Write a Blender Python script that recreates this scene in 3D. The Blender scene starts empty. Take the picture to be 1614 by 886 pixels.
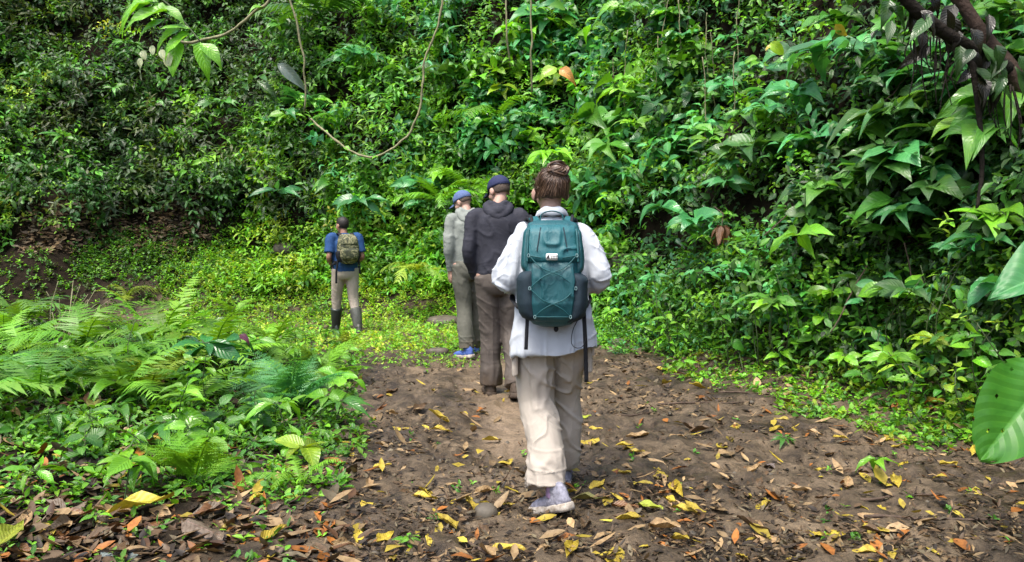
import bpy, bmesh, math, random
import numpy as np
from mathutils import Vector, Matrix, Quaternion

# ------------------------------------------------------------------ camera, sky, sun, exposure
scene = bpy.context.scene
PW, PH, F = 1614.0, 886.0, 1267.0
CAMZ = 1.38
PITCH = math.atan((443 - 361) / F)
cam_d = bpy.data.cameras.new('camera')
cam = bpy.data.objects.new('camera', cam_d)
scene.collection.objects.link(cam)
cam.location = (0, 0, CAMZ)
cam.rotation_euler = (math.pi / 2 - PITCH, 0, 0)
cam_d.sensor_fit = 'HORIZONTAL'
cam_d.angle = 2 * math.atan(PW / 2 / F)
cam_d.clip_start = 0.05
cam_d.clip_end = 400
scene.camera = cam

SUN_EL, SUN_AZ = 66.0, 215.0        # degrees; azimuth clockwise from +Y (behind the camera, a little to the left)
world = bpy.data.worlds.new('World')
scene.world = world
world.use_nodes = True
wn = world.node_tree.nodes
wn.clear()
wo = wn.new('ShaderNodeOutputWorld')
bg = wn.new('ShaderNodeBackground')
sky = wn.new('ShaderNodeTexSky')
sky.sky_type = 'NISHITA'
sky.sun_disc = False
sky.sun_elevation = math.radians(SUN_EL)
sky.sun_rotation = math.radians(SUN_AZ)
sky.air_density = 1.0
sky.dust_density = 4.0
sky.ozone_density = 0.4
bg.inputs['Strength'].default_value = 0.14
world.node_tree.links.new(sky.outputs[0], bg.inputs['Color'])
world.node_tree.links.new(bg.outputs[0], wo.inputs['Surface'])

sun_d = bpy.data.lights.new('sun', 'SUN')
sun_d.energy = 1.5
sun_d.angle = math.radians(20)
sun_d.color = (1.0, 0.96, 0.88)
sun = bpy.data.objects.new('sun', sun_d)
scene.collection.objects.link(sun)
_e, _a = math.radians(SUN_EL), math.radians(SUN_AZ)
_to = Vector((math.sin(_a) * math.cos(_e), math.cos(_a) * math.cos(_e), math.sin(_e)))
sun.rotation_euler = (-_to).to_track_quat('-Z', 'Y').to_euler()
sun.location = _to * 30

vs = scene.view_settings
vs.view_transform = 'Standard'
vs.look = 'None'
vs.exposure = 1.52
vs.gamma = 1.0
vs.use_curve_mapping = False
scene.render.engine = 'CYCLES'
cy = scene.cycles
cy.use_denoising = True
try:
    cy.denoiser = 'OPENIMAGEDENOISE'
    cy.denoising_input_passes = 'RGB_ALBEDO_NORMAL'
except Exception:
    pass
cy.max_bounces = 4
cy.diffuse_bounces = 2
cy.glossy_bounces = 1
cy.transmission_bounces = 2
cy.transparent_max_bounces = 4
cy.caustics_reflective = False
cy.caustics_refractive = False
cy.sample_clamp_indirect = 4.0

# ------------------------------------------------------------------ small helpers
rng = np.random.default_rng(7)
random.seed(7)
C = scene.collection
PI = math.pi


def link(name, data, parent=None):
    o = bpy.data.objects.new(name, data)
    C.objects.link(o)
    if parent is not None:
        o.parent = parent
    return o


def tag(o, label=None, cat=None, group=None, kind=None):
    if label: o['label'] = label
    if cat: o['category'] = cat
    if group: o['group'] = group
    if kind: o['kind'] = kind
    return o


def empty(name, loc, rz=0.0):
    o = link(name, None)
    o.empty_display_size = 0.1
    o.location = loc
    o.rotation_euler = (0, 0, rz)
    return o


def mesh_np(name, V, faces, mat=None, smooth=True):
    """V (n,3); faces: list of index arrays (k,3) / (k,4), or a python list."""
    me = bpy.data.meshes.new(name)
    V = np.asarray(V, dtype=np.float32).reshape(-1, 3)
    if isinstance(faces, list) and faces and isinstance(faces[0], np.ndarray):
        idx, sizes = [], []
        for f in faces:
            idx.append(f.reshape(-1)); sizes.append(np.full(len(f), f.shape[1], dtype=np.int32))
        idx = np.concatenate(idx).astype(np.int32); sizes = np.concatenate(sizes)
        me.vertices.add(len(V)); me.loops.add(len(idx)); me.polygons.add(len(sizes))
        me.vertices.foreach_set('co', V.reshape(-1))
        me.loops.foreach_set('vertex_index', idx)
        st = np.zeros(len(sizes), dtype=np.int32); st[1:] = np.cumsum(sizes)[:-1]
        me.polygons.foreach_set('loop_start', st)
        me.polygons.foreach_set('loop_total', sizes)
        me.update(calc_edges=True)
    else:
        me.from_pydata([tuple(v) for v in V], [], [tuple(int(i) for i in f) for f in faces])
        me.update()
    if smooth:
        me.polygons.foreach_set('use_smooth', np.ones(len(me.polygons), dtype=bool))
    if mat is not None:
        me.materials.append(mat)
    return me


def norm(v):
    v = np.asarray(v, float)
    return v / np.maximum(np.linalg.norm(v, axis=-1, keepdims=True), 1e-9)


def _hash(ix, iy, iz, seed):
    h = (ix * 374761393 + iy * 668265263 + iz * 2147483647 + seed * 974634777) & 0xFFFFFFFF
    h = ((h ^ (h >> 13)) * 1274126177) & 0xFFFFFFFF
    h = ((h ^ (h >> 16)) * 2246822519) & 0xFFFFFFFF
    return ((h ^ (h >> 15)) & 0xFFFFFF) / float(0xFFFFFF) * 2 - 1


def vnoise(p, seed=0):
    """value noise in [-1,1], p (...,3)"""
    p = np.asarray(p, float)
    i = np.floor(p).astype(np.int64)
    f = p - i
    f = f * f * f * (f * (f * 6 - 15) + 10)
    r = 0
    for dx in (0, 1):
        wx = f[..., 0] if dx else 1 - f[..., 0]
        for dy in (0, 1):
            wy = f[..., 1] if dy else 1 - f[..., 1]
            for dz in (0, 1):
                wz = f[..., 2] if dz else 1 - f[..., 2]
                r = r + wx * wy * wz * _hash(i[..., 0] + dx, i[..., 1] + dy, i[..., 2] + dz, seed)
    return r


def fbm(p, octs=4, seed=0):
    p = np.asarray(p, float)
    r, a, s = 0, 0.5, 0
    for k in range(octs):
        r = r + a * vnoise(p * (2.03 ** k) + 17.3 * k, seed + k)
        a *= 0.5
    return r


def sstep(a, b, x):
    t = np.clip((x - a) / (b - a), 0, 1)
    return t * t * (3 - 2 * t)


# ------------------------------------------------------------------ materials
def new_mat(name):
    m = bpy.data.materials.new(name)
    m.use_nodes = True
    nt = m.node_tree
    nt.nodes.clear()
    out = nt.nodes.new('ShaderNodeOutputMaterial')
    return m, nt, out


def N(nt, typ, **kw):
    n = nt.nodes.new(typ)
    for k, v in kw.items():
        if k in n.inputs:
            n.inputs[k].default_value = v
        else:
            setattr(n, k, v)
    return n


def ramp(nt, fac, stops):
    r = nt.nodes.new('ShaderNodeValToRGB')
    cr = r.color_ramp
    while len(cr.elements) < len(stops):
        cr.elements.new(0.5)
    for e, (p, c) in zip(cr.elements, stops):
        e.position = p
        e.color = (*c, 1) if len(c) == 3 else c
    nt.links.new(fac, r.inputs[0])
    return r.outputs[0]


def mth(nt, op, a, b=None, c=None):
    n = nt.nodes.new('ShaderNodeMath')
    n.operation = op
    for i, x in enumerate((a, b, c)):
        if x is None: continue
        if isinstance(x, (int, float)): n.inputs[i].default_value = x
        else: nt.links.new(x, n.inputs[i])
    return n.outputs[0]


def mixc(nt, fac, a, b, mode='MIX'):
    n = nt.nodes.new('ShaderNodeMix')
    n.data_type = 'RGBA'
    n.blend_type = mode
    if isinstance(fac, (int, float)): n.inputs[0].default_value = fac
    else: nt.links.new(fac, n.inputs[0])
    for i, x in ((6, a), (7, b)):
        if isinstance(x, tuple): n.inputs[i].default_value = (*x, 1) if len(x) == 3 else x
        else: nt.links.new(x, n.inputs[i])
    return n.outputs[2]


def noise_tex(nt, scale, detail=4, rough=0.55, coord=None, dist=0.0):
    n = N(nt, 'ShaderNodeTexNoise', Scale=scale, Detail=detail, Roughness=rough, Distortion=dist)
    if coord is not None: nt.links.new(coord, n.inputs['Vector'])
    return n.outputs['Fac']


def leaf_material(name, source, rough=0.42, trans=0.35, veins=True, dead=False):
    """source 'attr' reads the colour attribute of a mass, 'object' the object's own colour."""
    m, nt, out = new_mat(name)
    L = nt.links.new
    uv = N(nt, 'ShaderNodeAttribute', attribute_name='leafuv')
    sep = nt.nodes.new('ShaderNodeSeparateXYZ')
    L(uv.outputs['Vector'], sep.inputs[0])
    side = mth(nt, 'ABSOLUTE', sep.outputs[0])
    t = sep.outputs[1]
    if source == 'attr':
        ca = N(nt, 'ShaderNodeAttribute', attribute_name='col')
        base = ca.outputs['Color']
        rnd = sep.outputs[2]
    else:
        oi = nt.nodes.new('ShaderNodeObjectInfo')
        base = oi.outputs['Color']
        rnd = oi.outputs['Random']
    geo = nt.nodes.new('ShaderNodeNewGeometry')
    tc = nt.nodes.new('ShaderNodeTexCoord')
    nz = noise_tex(nt, 22.0 if not dead else 35.0, 3, 0.6, geo.outputs['Position'])
    # blotches: a little yellower or darker
    if dead:
        spots = ramp(nt, nz, [(0.0, (0.25, 0.22, 0.2)), (0.42, (0.75, 0.7, 0.65)), (0.55, (1, 1, 1)), (1.0, (1.1, 1.05, 0.9))])
    else:
        spots = ramp(nt, nz, [(0.25, (0.72, 0.8, 0.75)), (0.5, (1, 1, 1)), (0.8, (1.25, 1.1, 0.85))])
    colr = mixc(nt, 1.0, base, spots, 'MULTIPLY')
    if veins:
        mid = mth(nt, 'LESS_THAN', side, 0.055)
        ph = mth(nt, 'FRACT', mth(nt, 'SUBTRACT', mth(nt, 'MULTIPLY', t, 9.0), mth(nt, 'MULTIPLY', side, 2.4)))
        tri = mth(nt, 'ABSOLUTE', mth(nt, 'SUBTRACT', ph, 0.5))
        sv = mth(nt, 'LESS_THAN', tri, 0.06)
        v = mth(nt, 'MAXIMUM', mid, mth(nt, 'MULTIPLY', sv, 0.5))
        lite = mixc(nt, 1.0, colr, (1.55, 1.35, 1.5), 'MULTIPLY')
        colr = mixc(nt, mth(nt, 'MULTIPLY', v, 0.75), colr, lite)
        hgt = mth(nt, 'SUBTRACT', mth(nt, 'MULTIPLY', tri, 1.6), mth(nt, 'MULTIPLY', mid, 0.6))
        bmp = N(nt, 'ShaderNodeBump', Strength=0.35, Distance=0.006)
        L(hgt, bmp.inputs['Height'])
    p = N(nt, 'ShaderNodeBsdfPrincipled', Roughness=rough)
    p.inputs['Specular IOR Level'].default_value = 0.5 if not dead else 0.35
    L(colr, p.inputs['Base Color'])
    rr = mth(nt, 'ADD', mth(nt, 'MULTIPLY', rnd, 0.22), rough - 0.1)
    L(rr, p.inputs['Roughness'])
    if veins: L(bmp.outputs[0], p.inputs['Normal'])
    tr = nt.nodes.new('ShaderNodeBsdfTranslucent')
    tcol = mixc(nt, 1.0, colr, (1.5, 1.35, 0.5) if not dead else (1.2, 1.0, 0.6), 'MULTIPLY')
    L(tcol, tr.inputs['Color'])
    mx = nt.nodes.new('ShaderNodeMixShader')
    mx.inputs[0].default_value = trans
    L(p.outputs[0], mx.inputs[1]); L(tr.outputs[0], mx.inputs[2])
    L(mx.outputs[0], out.inputs['Surface'])
    return m


def plain(name, col, rough=0.7, var=0.15, scale=30.0, bump=0.0, bscale=200.0, spec=0.4, col2=None, coord='Object', detail=4, stretch=None, bdist=0.004, crease=0.0, cscale=14.0, dirt=None):
    m, nt, out = new_mat(name)
    L = nt.links.new
    tc = nt.nodes.new('ShaderNodeTexCoord')
    src = tc.outputs[coord]
    if stretch:
        mp = nt.nodes.new('ShaderNodeMapping')
        mp.inputs['Scale'].default_value = stretch
        L(src, mp.inputs[0]); src = mp.outputs[0]
    nz = noise_tex(nt, scale, detail, 0.6, src)
    c2 = col2 or tuple(min(1, c * (1 + var)) for c in col)
    c1 = col if col2 else tuple(c * (1 - var) for c in col)
    cc = ramp(nt, nz, [(0.3, c1), (0.7, c2)])
    if dirt:                                                     # splashed mud low on the legs
        sx = nt.nodes.new('ShaderNodeSeparateXYZ'); L(tc.outputs['Object'], sx.inputs[0])
        g = mth(nt, 'SUBTRACT', mth(nt, 'ADD', dirt, mth(nt, 'MULTIPLY', noise_tex(nt, 9.0, 5, 0.7, tc.outputs['Object']), 0.35)), mth(nt, 'ADD', sx.outputs[2], 0.17))
        cc = mixc(nt, ramp(nt, g, [(0.0, (0, 0, 0)), (0.14, (0.75,) * 3)]), cc, (0.10, 0.07, 0.045))
    p = N(nt, 'ShaderNodeBsdfPrincipled', Roughness=rough)
    p.inputs['Specular IOR Level'].default_value = spec
    L(cc, p.inputs['Base Color'])
    if bump:
        b = N(nt, 'ShaderNodeBump', Strength=bump, Distance=bdist)
        L(noise_tex(nt, bscale, 3, 0.6, src), b.inputs['Height'])
        if crease:
            b0 = N(nt, 'ShaderNodeBump', Strength=crease, Distance=0.012)
            w = mth(nt, 'ABSOLUTE', mth(nt, 'SUBTRACT', noise_tex(nt, cscale, 2, 0.5, src, 0.8), 0.5))
            L(mth(nt, 'POWER', mth(nt, 'SUBTRACT', 1.0, mth(nt, 'MULTIPLY', w, 2.0)), 5.0), b0.inputs['Height'])
            L(b0.outputs[0], b.inputs['Normal'])
        L(b.outputs[0], p.inputs['Normal'])
    L(p.outputs[0], out.inputs['Surface'])
    return m


M = {}
M['leaf_mass'] = leaf_material('foliage leaf', 'attr', 0.34, 0.33)
M['leaf_obj'] = leaf_material('plant leaf', 'object', 0.32, 0.3)
M['leaf_big'] = leaf_material('giant leaf', 'object', 0.45, 0.3)
M['frond'] = leaf_material('fern frond', 'object', 0.5, 0.35, veins=False)
M['dead'] = leaf_material('fallen leaf', 'object', 0.5, 0.12, dead=True)
M['dead_mass'] = leaf_material('leaf litter piece', 'attr', 0.6, 0.05, veins=False, dead=True)
M['stem'] = plain('plant stem', (0.05, 0.075, 0.025), 0.6, 0.3, 15)
M['bark'] = plain('dark bark', (0.013, 0.010, 0.007), 0.85, 0.4, 9, 0.9, 26, 0.2, bdist=0.02)
M['barkr'] = plain('reddish bark', (0.034, 0.021, 0.015), 0.8, 0.4, 12, 0.9, 35, 0.2, bdist=0.015)
M['liana'] = plain('liana bark', (0.20, 0.19, 0.10), 0.75, 0.35, 20, 0.6, 60)
M['twig'] = plain('dead twig', (0.07, 0.047, 0.032), 0.8, 0.4, 20, 0.6, 90)
M['stone'] = plain('mud stained stone', (0.05, 0.04, 0.028), 0.62, 0.3, 11, 0.6, 40, col2=(0.115, 0.10, 0.075))
M['skin'] = plain('skin', (0.42, 0.26, 0.20), 0.5, 0.08, 14, 0.1, 300)
M['skin_tan'] = plain('tanned skin', (0.30, 0.16, 0.105), 0.5, 0.1, 14, 0.1, 300)
M['eye'] = plain('eye', (0.6, 0.58, 0.55), 0.2, 0.02)

# ------------------------------------------------------------------ terrain
FOOT = np.array([(9, -9), (6.2, -2), (4.7, 1.5), (3.5, 3.6), (2.85, 5.2), (2.12, 7.0), (1.35, 9.2), (0.75, 10.9), (-0.4, 12.4), (-2.2, 13.2),
                 (-4.5, 13.8), (-7, 14.2), (-11, 13.8), (-17, 11), (-26, 3)], float)
#            width of the gentle apron, its slope, slope of the bank behind it
APRON = np.array([(.5, .3, 1.6), (.5, .3, 1.6), (.5, .3, 1.8), (.55, .35, 1.9), (.6, .35, 2.0), (.6, .35, 2.0), (.6, .4, 2.1), (.7, .45, 2.1), (1.0, .5, 2.1), (1.3, .5, 2.1),
                  (1.9, .5, 2.0), (2.3, .52, 1.9), (2.0, .5, 1.8), (1.5, .4, 1.6), (1.5, .4, 1.6)], float)


def bank_coords(x, y):
    best = np.full(x.shape, 1e9); sd = np.zeros(x.shape); par = [np.zeros(x.shape) for _ in range(3)]
    for k in range(len(FOOT) - 1):
        a, b = FOOT[k], FOOT[k + 1]
        ab = b - a
        t = np.clip(((x - a[0]) * ab[0] + (y - a[1]) * ab[1]) / (ab @ ab), 0, 1)
        dx, dy = x - (a[0] + t * ab[0]), y - (a[1] + t * ab[1])
        d = np.hypot(dx, dy)
        s = np.sign(ab[0] * (y - a[1]) - ab[1] * (x - a[0]))
        m = d < best
        best = np.where(m, d, best)
        sd = np.where(m, -s * d, sd)
        for j in range(3):
            par[j] = np.where(m, APRON[k][j] * (1 - t) + APRON[k + 1][j] * t, par[j])
    return sd, par


def height_raw(x, y):
    x = np.asarray(x, float); y = np.asarray(y, float)
    s, (g, s1, s2) = bank_coords(x, y)
    p = np.stack([x, y, np.zeros_like(x)], -1)
    z = -0.045 * np.clip(y - 9.0, 0, 3)
    # low bank on the near side of the trail
    edge = np.interp(y, [0, 3.3, 5.2, 7.3, 8.8, 11, 14], [-0.6, -0.85, -1.1, -1.45, -1.75, -4.2, -7.0])
    lb = sstep(0.0, 1.6, edge - x) * (0.20 * sstep(3.0, 6.5, y) + 0.04) * (1 - 0.6 * sstep(9, 12, y))
    z = z + lb
    # worn groove of the trail
    cx = np.interp(y, [0, 4, 6.5, 9, 11.5, 13], [0.0, 0.0, 0.0, -0.6, -2.3, -5.0])
    z = z - 0.04 * np.exp(-((x - cx) / 0.32) ** 2) * (1 - sstep(5, 7, y))
    z = z + 0.05 * fbm(p * 0.9, 3, 3) + 0.035 * fbm(p * 3.1, 3, 9)
    q = np.clip(s, 0, None)
    lump = fbm(p * 0.75 + 5, 3, 21)
    q = np.clip(q + lump * np.clip(q, 0, 1.0) * 1.1, 0, None)
    bank = s1 * np.minimum(q, g) + s2 * np.clip(q - g, 0, 3.4) + 0.75 * np.clip(q - g - 3.4, 0, 25)
    z = z + bank
    return z


GX0, GX1, GY0, GY1, GS = -20.0, 12.0, -4.0, 26.0, 0.06
_gx = np.arange(GX0, GX1, GS); _gy = np.arange(GY0, GY1, GS)
_GH = height_raw(*np.meshgrid(_gx, _gy, indexing='xy'))


def hgt(x, y):
    x = np.asarray(x, float); y = np.asarray(y, float)
    u = np.clip((x - GX0) / GS, 0, len(_gx) - 1.001); v = np.clip((y - GY0) / GS, 0, len(_gy) - 1.001)
    i, j = u.astype(int), v.astype(int); fu, fv = u - i, v - j
    return (_GH[j, i] * (1 - fu) * (1 - fv) + _GH[j, i + 1] * fu * (1 - fv) + _GH[j + 1, i] * (1 - fu) * fv + _GH[j + 1, i + 1] * fu * fv)


def gnormal(x, y, e=0.15):
    dx = (hgt(x + e, y) - hgt(x - e, y)) / (2 * e); dy = (hgt(x, y + e) - hgt(x, y - e)) / (2 * e)
    return norm(np.stack([-dx, -dy, np.ones_like(dx)], -1))


def ray(px, py):
    x = (np.asarray(px, float) - PW / 2) / F; y = -(np.asarray(py, float) - PH / 2) / F
    c, s = math.cos(PITCH), math.sin(PITCH)
    return np.stack([x, c + y * s, y * c - s], -1)


def at(px, py, Y):
    """the point at depth Y seen at that place of the photograph"""
    r = ray(px, py)
    return np.array((0, 0, CAMZ)) + r * (Y / r[..., 1:2])


def hit(px, py, dmax=24.0):
    """where the line of sight meets the terrain"""
    px = np.atleast_1d(np.asarray(px, float)); py = np.atleast_1d(np.asarray(py, float))
    r = ray(px, py); r = r / r[:, 1:2]
    ds = np.arange(2.2, dmax, 0.05)
    P = r[:, None, :] * ds[None, :, None]
    below = (P[..., 2] + CAMZ) < hgt(P[..., 0], P[..., 1])
    k = np.where(below.any(1), below.argmax(1), len(ds) - 1)
    out = r * ds[k][:, None] + np.array((0, 0, CAMZ))
    out[:, 2] = np.where(below.any(1), hgt(out[:, 0], out[:, 1]), out[:, 2])
    return out, below.any(1)


def hit1(px, py):
    return hit(px, py)[0][0]


def project(P):
    P = np.asarray(P, float)
    c, s = math.cos(PITCH), math.sin(PITCH)
    z = P[..., 2] - CAMZ
    f = P[..., 1] * c - z * s
    u = P[..., 1] * s + z * c
    return PW / 2 + F * P[..., 0] / f, PH / 2 - F * u / f


def axis_pts(*segs):
    return np.concatenate([np.arange(a, b, st) for a, b, st in segs])


gx = axis_pts((-70, -20, 5), (-20, -8, .25), (-8, -3.2, .09), (-3.2, 3.6, .026), (3.6, 6, .08), (6, 12, .25), (12, 61, 5))
gy = axis_pts((-60, -4, 4), (-4, 2.8, .3), (2.8, 8.2, .028), (8.2, 14, .06), (14, 18, .12), (18, 26, .4), (26, 60, 5))
X, Y = np.meshgrid(gx, gy, indexing='xy')
Z = height_raw(X, Y)
P3 = np.stack([X, Y, np.zeros_like(X)], -1)
near = (1 - sstep(9, 12, Y)) * sstep(-6, -2, X) * (1 - sstep(3, 5, X))
clod = fbm(P3 * 7.5, 3, 41)
rid = 1 - np.abs(fbm(P3 * 4.3 + 3, 3, 51)) * 2
worn = np.exp(-((X + 0.03) / 0.30) ** 2) * sstep(3.6, 6.2, Y + .8 * fbm(P3 * 1.5, 2, 63)) * (1 - sstep(7, 9, Y)) * .85
Z = Z + near * (0.034 * clod + 0.026 * rid * (clod > -0.2) + 0.016 * fbm(P3 * 17, 3, 44)) * (1 - 0.75 * worn)
# boot prints pressed into the soft mud
for k in range(46):
    fx = rng.normal(0.25, 0.75); fy = rng.uniform(3.3, 8.6); a = rng.normal(0, 0.35)
    u = (X - fx) * math.cos(a) + (Y - fy) * math.sin(a); v = -(X - fx) * math.sin(a) + (Y - fy) * math.cos(a)
    r = np.sqrt((u / 0.05) ** 2 + (v / 0.14) ** 2)
    Z = Z - 0.022 * (1 - sstep(0.75, 1.05, r)) + 0.012 * np.exp(-((r - 1.25) / 0.22) ** 2)
ny, nx = X.shape
ii = np.arange((ny - 1) * (nx - 1)); r_, c_ = ii // (nx - 1), ii % (nx - 1)
q = np.stack([r_ * nx + c_, r_ * nx + c_ + 1, (r_ + 1) * nx + c_ + 1, (r_ + 1) * nx + c_], -1)


def mud_material():
    m, nt, out = new_mat('wet forest mud')
    L = nt.links.new
    geo = nt.nodes.new('ShaderNodeNewGeometry')
    pos = geo.outputs['Position']
    big = noise_tex(nt, 0.9, 3, 0.6, pos)
    mid = noise_tex(nt, 6.0, 5, 0.65, pos, 0.6)
    fine = noise_tex(nt, 45.0, 5, 0.7, pos)
    a = ramp(nt, mid, [(0.30, (0.025, 0.0178, 0.011)), (0.5, (0.078, 0.058, 0.036)), (0.72, (0.165, 0.125, 0.081))])
    b = ramp(nt, fine, [(0.25, (0.5, 0.48, 0.46)), (0.5, (1, 1, 1)), (0.8, (1.35, 1.3, 1.25))])
    c = mixc(nt, 1.0, a, b, 'MULTIPLY')
    att = N(nt, 'ShaderNodeAttribute', attribute_name='soil')
    sp = nt.nodes.new('ShaderNodeSeparateColor'); L(att.outputs['Color'], sp.inputs[0])
    tan = mixc(nt, 1.0, ramp(nt, mid, [(0.3, (0.135, 0.098, 0.062)), (0.7, (0.24, 0.18, 0.118))]), b, 'MULTIPLY')
    c = mixc(nt, 1.0, c, ramp(nt, big, [(0.38, (0.5, 0.48, 0.46)), (0.58, (1.12, 1.1, 1.06))]), 'MULTIPLY')   # damp patches
    c = mixc(nt, sp.outputs[0], c, tan)                               # trodden bare strip
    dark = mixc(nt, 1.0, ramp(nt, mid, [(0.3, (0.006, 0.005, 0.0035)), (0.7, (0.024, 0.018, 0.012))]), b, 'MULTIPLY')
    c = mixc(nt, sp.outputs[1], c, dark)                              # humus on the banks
    p = N(nt, 'ShaderNodeBsdfPrincipled')
    L(c, p.inputs['Base Color'])
    L(mth(nt, 'MAXIMUM', ramp(nt, big, [(0.40, (0.42,) * 3), (0.58, (0.8,) * 3)]), mth(nt, 'MULTIPLY', sp.outputs[1], 0.95)), p.inputs['Roughness'])
    L(mth(nt, 'MULTIPLY', mth(nt, 'SUBTRACT', 1.0, mth(nt, 'MULTIPLY', sp.outputs[1], 0.85)), 0.32), p.inputs['Specular IOR Level'])
    b1 = N(nt, 'ShaderNodeBump', Strength=0.8, Distance=0.03); L(noise_tex(nt, 16.0, 5, 0.7, pos, 0.4), b1.inputs['Height'])
    b2 = N(nt, 'ShaderNodeBump', Strength=0.6, Distance=0.008); L(fine, b2.inputs['Height']); L(b1.outputs[0], b2.inputs['Normal'])
    L(b2.outputs[0], p.inputs['Normal'])
    L(p.outputs[0], out.inputs['Surface'])
    return m


def color_attr(me, name, col):
    a = me.attributes.new(name, 'FLOAT_COLOR', 'POINT')
    col = np.asarray(col, np.float32)
    if col.shape[1] == 3: col = np.concatenate([col, np.ones((len(col), 1), np.float32)], 1)
    a.data.foreach_set('color', col.reshape(-1))


def vec_attr(me, name, v):
    a = me.attributes.new(name, 'FLOAT_VECTOR', 'POINT')
    a.data.foreach_set('vector', np.asarray(v, np.float32).reshape(-1))


g_me = mesh_np('ground', np.stack([X, Y, Z], -1).reshape(-1, 3), [q], mud_material())
sdist, _ = bank_coords(X, Y)
edge_ = np.interp(Y, [0, 3.3, 5.2, 7.3, 8.8, 11, 14], [-0.6, -0.85, -1.1, -1.45, -1.75, -4.2, -7.0])
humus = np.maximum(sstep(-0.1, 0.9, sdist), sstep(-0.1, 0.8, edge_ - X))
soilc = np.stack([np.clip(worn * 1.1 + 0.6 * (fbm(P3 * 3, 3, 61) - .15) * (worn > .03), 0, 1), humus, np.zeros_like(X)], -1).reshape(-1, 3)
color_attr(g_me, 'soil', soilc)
ground = link('ground', g_me)
tag(ground, 'muddy forest trail ground rising into a steep overgrown bank', 'ground', kind='structure')

# ------------------------------------------------------------------ masses of leaves
_T = np.array([0, .38, .75, 1.0])


class LeafBag:
    """collects leaves as arrays and links them as one mesh"""
    def __init__(self):
        self.V, self.UV, self.COL, self.n = [], [], [], 0

    def add(self, base, d, n, Ln, Wd, droop, col, fold=0.18, wide=(1.0, 0.72)):
        K = len(base)
        if K == 0: return
        d = norm(d); s = norm(np.cross(d, n)); n = np.cross(s, d)
        Ln = np.broadcast_to(Ln, (K,))[:, None]; Wd = np.broadcast_to(Wd, (K,))[:, None]
        dr = np.broadcast_to(droop, (K,))[:, None]
        V = np.zeros((K, 8, 3)); UV = np.zeros((K, 8, 3))
        pts = [base + d * (Ln * t) - n * (dr * Ln * t * t) for t in _T]
        for k in range(4): V[:, k] = pts[k]; UV[:, k, 1] = _T[k]
        for k, (ti, w) in enumerate(((1, wide[0]), (2, wide[1]))):
            off = s * (Wd * 0.5 * w); up = n * (Wd * 0.5 * w * fold * 2)
            V[:, 4 + k] = pts[ti] - off + up; V[:, 6 + k] = pts[ti] + off + up
            UV[:, 4 + k] = (-1, _T[ti], 0); UV[:, 6 + k] = (1, _T[ti], 0)
        UV[:, :, 2] = rng.random((K, 1))
        self.V.append(V.reshape(-1, 3)); self.UV.append(UV.reshape(-1, 3))
        col = np.broadcast_to(col, (K, 3))
        self.COL.append(np.repeat(col, 8, 0)); self.n += K

    def build(self, name, mat, parent=None, origin=None):
        V = np.concatenate(self.V); K = self.n
        if origin is not None: V = V - np.asarray(origin)
        o8 = (np.arange(K) * 8)[:, None]
        tri = np.concatenate([o8 + np.array(f) for f in ((0, 1, 4), (2, 3, 5), (0, 6, 1), (7, 3, 2))])
        quad = np.concatenate([o8 + np.array(f) for f in ((1, 2, 5, 4), (6, 7, 2, 1))])
        me = mesh_np(name, V, [tri, quad], mat)
        color_attr(me, 'col', np.concatenate(self.COL)); vec_attr(me, 'leafuv', np.concatenate(self.UV))
        return link(name, me, parent)


def sprigs(bag, P, A, Lsp, K, lL, lW, col, out=None, upb=0.75, spread=0.85, droop=0.25, jit=0.25, sag=0.25, colj=0.22, planar=False):
    """M sprigs of K leaves each"""
    Mn = len(P)
    if Mn == 0: return
    A = norm(A)
    ref = np.where(np.abs(A[:, 2:3]) > 0.9, np.array([[1., 0, 0]]), np.array([[0, 0, 1.]]))
    B = norm(np.cross(A, ref)); Cc = np.cross(A, B)
    Lsp = np.broadcast_to(Lsp, (Mn,))
    lL = np.broadcast_to(lL, (Mn,)); lW = np.broadcast_to(lW, (Mn,))
    col = np.broadcast_to(col, (Mn, 3))
    j = np.arange(K)
    t = (j + 0.6) / K
    ph0 = rng.random((Mn, 1)) * 6.28
    if planar: ph = np.where(j % 2 == 0, 0.0, PI)[None, :] + rng.normal(0, 0.15, (Mn, K))
    else: ph = ph0 + j[None, :] * 2.4
    R = np.cos(ph)[..., None] * B[:, None] + np.sin(ph)[..., None] * Cc[:, None]
    base = P[:, None] + A[:, None] * (t[None, :, None] * Lsp[:, None, None])
    base[..., 2] -= sag * (t ** 2)[None, :] * Lsp[:, None]
    d = R * spread + A[:, None] * (0.35 + 0.5 * t[None, :, None]) + rng.normal(0, jit, (Mn, K, 3)) + np.array([0, 0, -0.12])
    d = norm(d)
    if out is None: out = np.zeros((Mn, 3))
    u = np.array([0, 0, upb]) + out[:, None] * 0.5 + rng.normal(0, 0.33, (Mn, K, 3))
    n = u - (u * d).sum(-1, keepdims=True) * d
    n = norm(n)
    sz = rng.uniform(0.65, 1.2, (Mn, K)) * (1 - 0.25 * t[None, :])
    cj = col[:, None, :] * np.exp(rng.normal(0, colj, (Mn, K, 1))) * (1 + rng.normal(0, 0.06, (Mn, K, 3)))
    bag.add(base.reshape(-1, 3), d.reshape(-1, 3), n.reshape(-1, 3), (lL[:, None] * sz).reshape(-1), (lW[:, None] * sz).reshape(-1),
            rng.uniform(0.3, 1.6, Mn * K) * droop, np.clip(cj, 0.004, 0.6).reshape(-1, 3))


# leaf colours (linear)
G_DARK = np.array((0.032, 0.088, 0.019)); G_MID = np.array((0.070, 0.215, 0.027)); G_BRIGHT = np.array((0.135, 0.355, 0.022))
G_BLUE = np.array((0.056, 0.225, 0.070)); G_YEL = np.array((0.23, 0.38, 0.028)); G_OLIVE = np.array((0.05, 0.085, 0.02))


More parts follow.
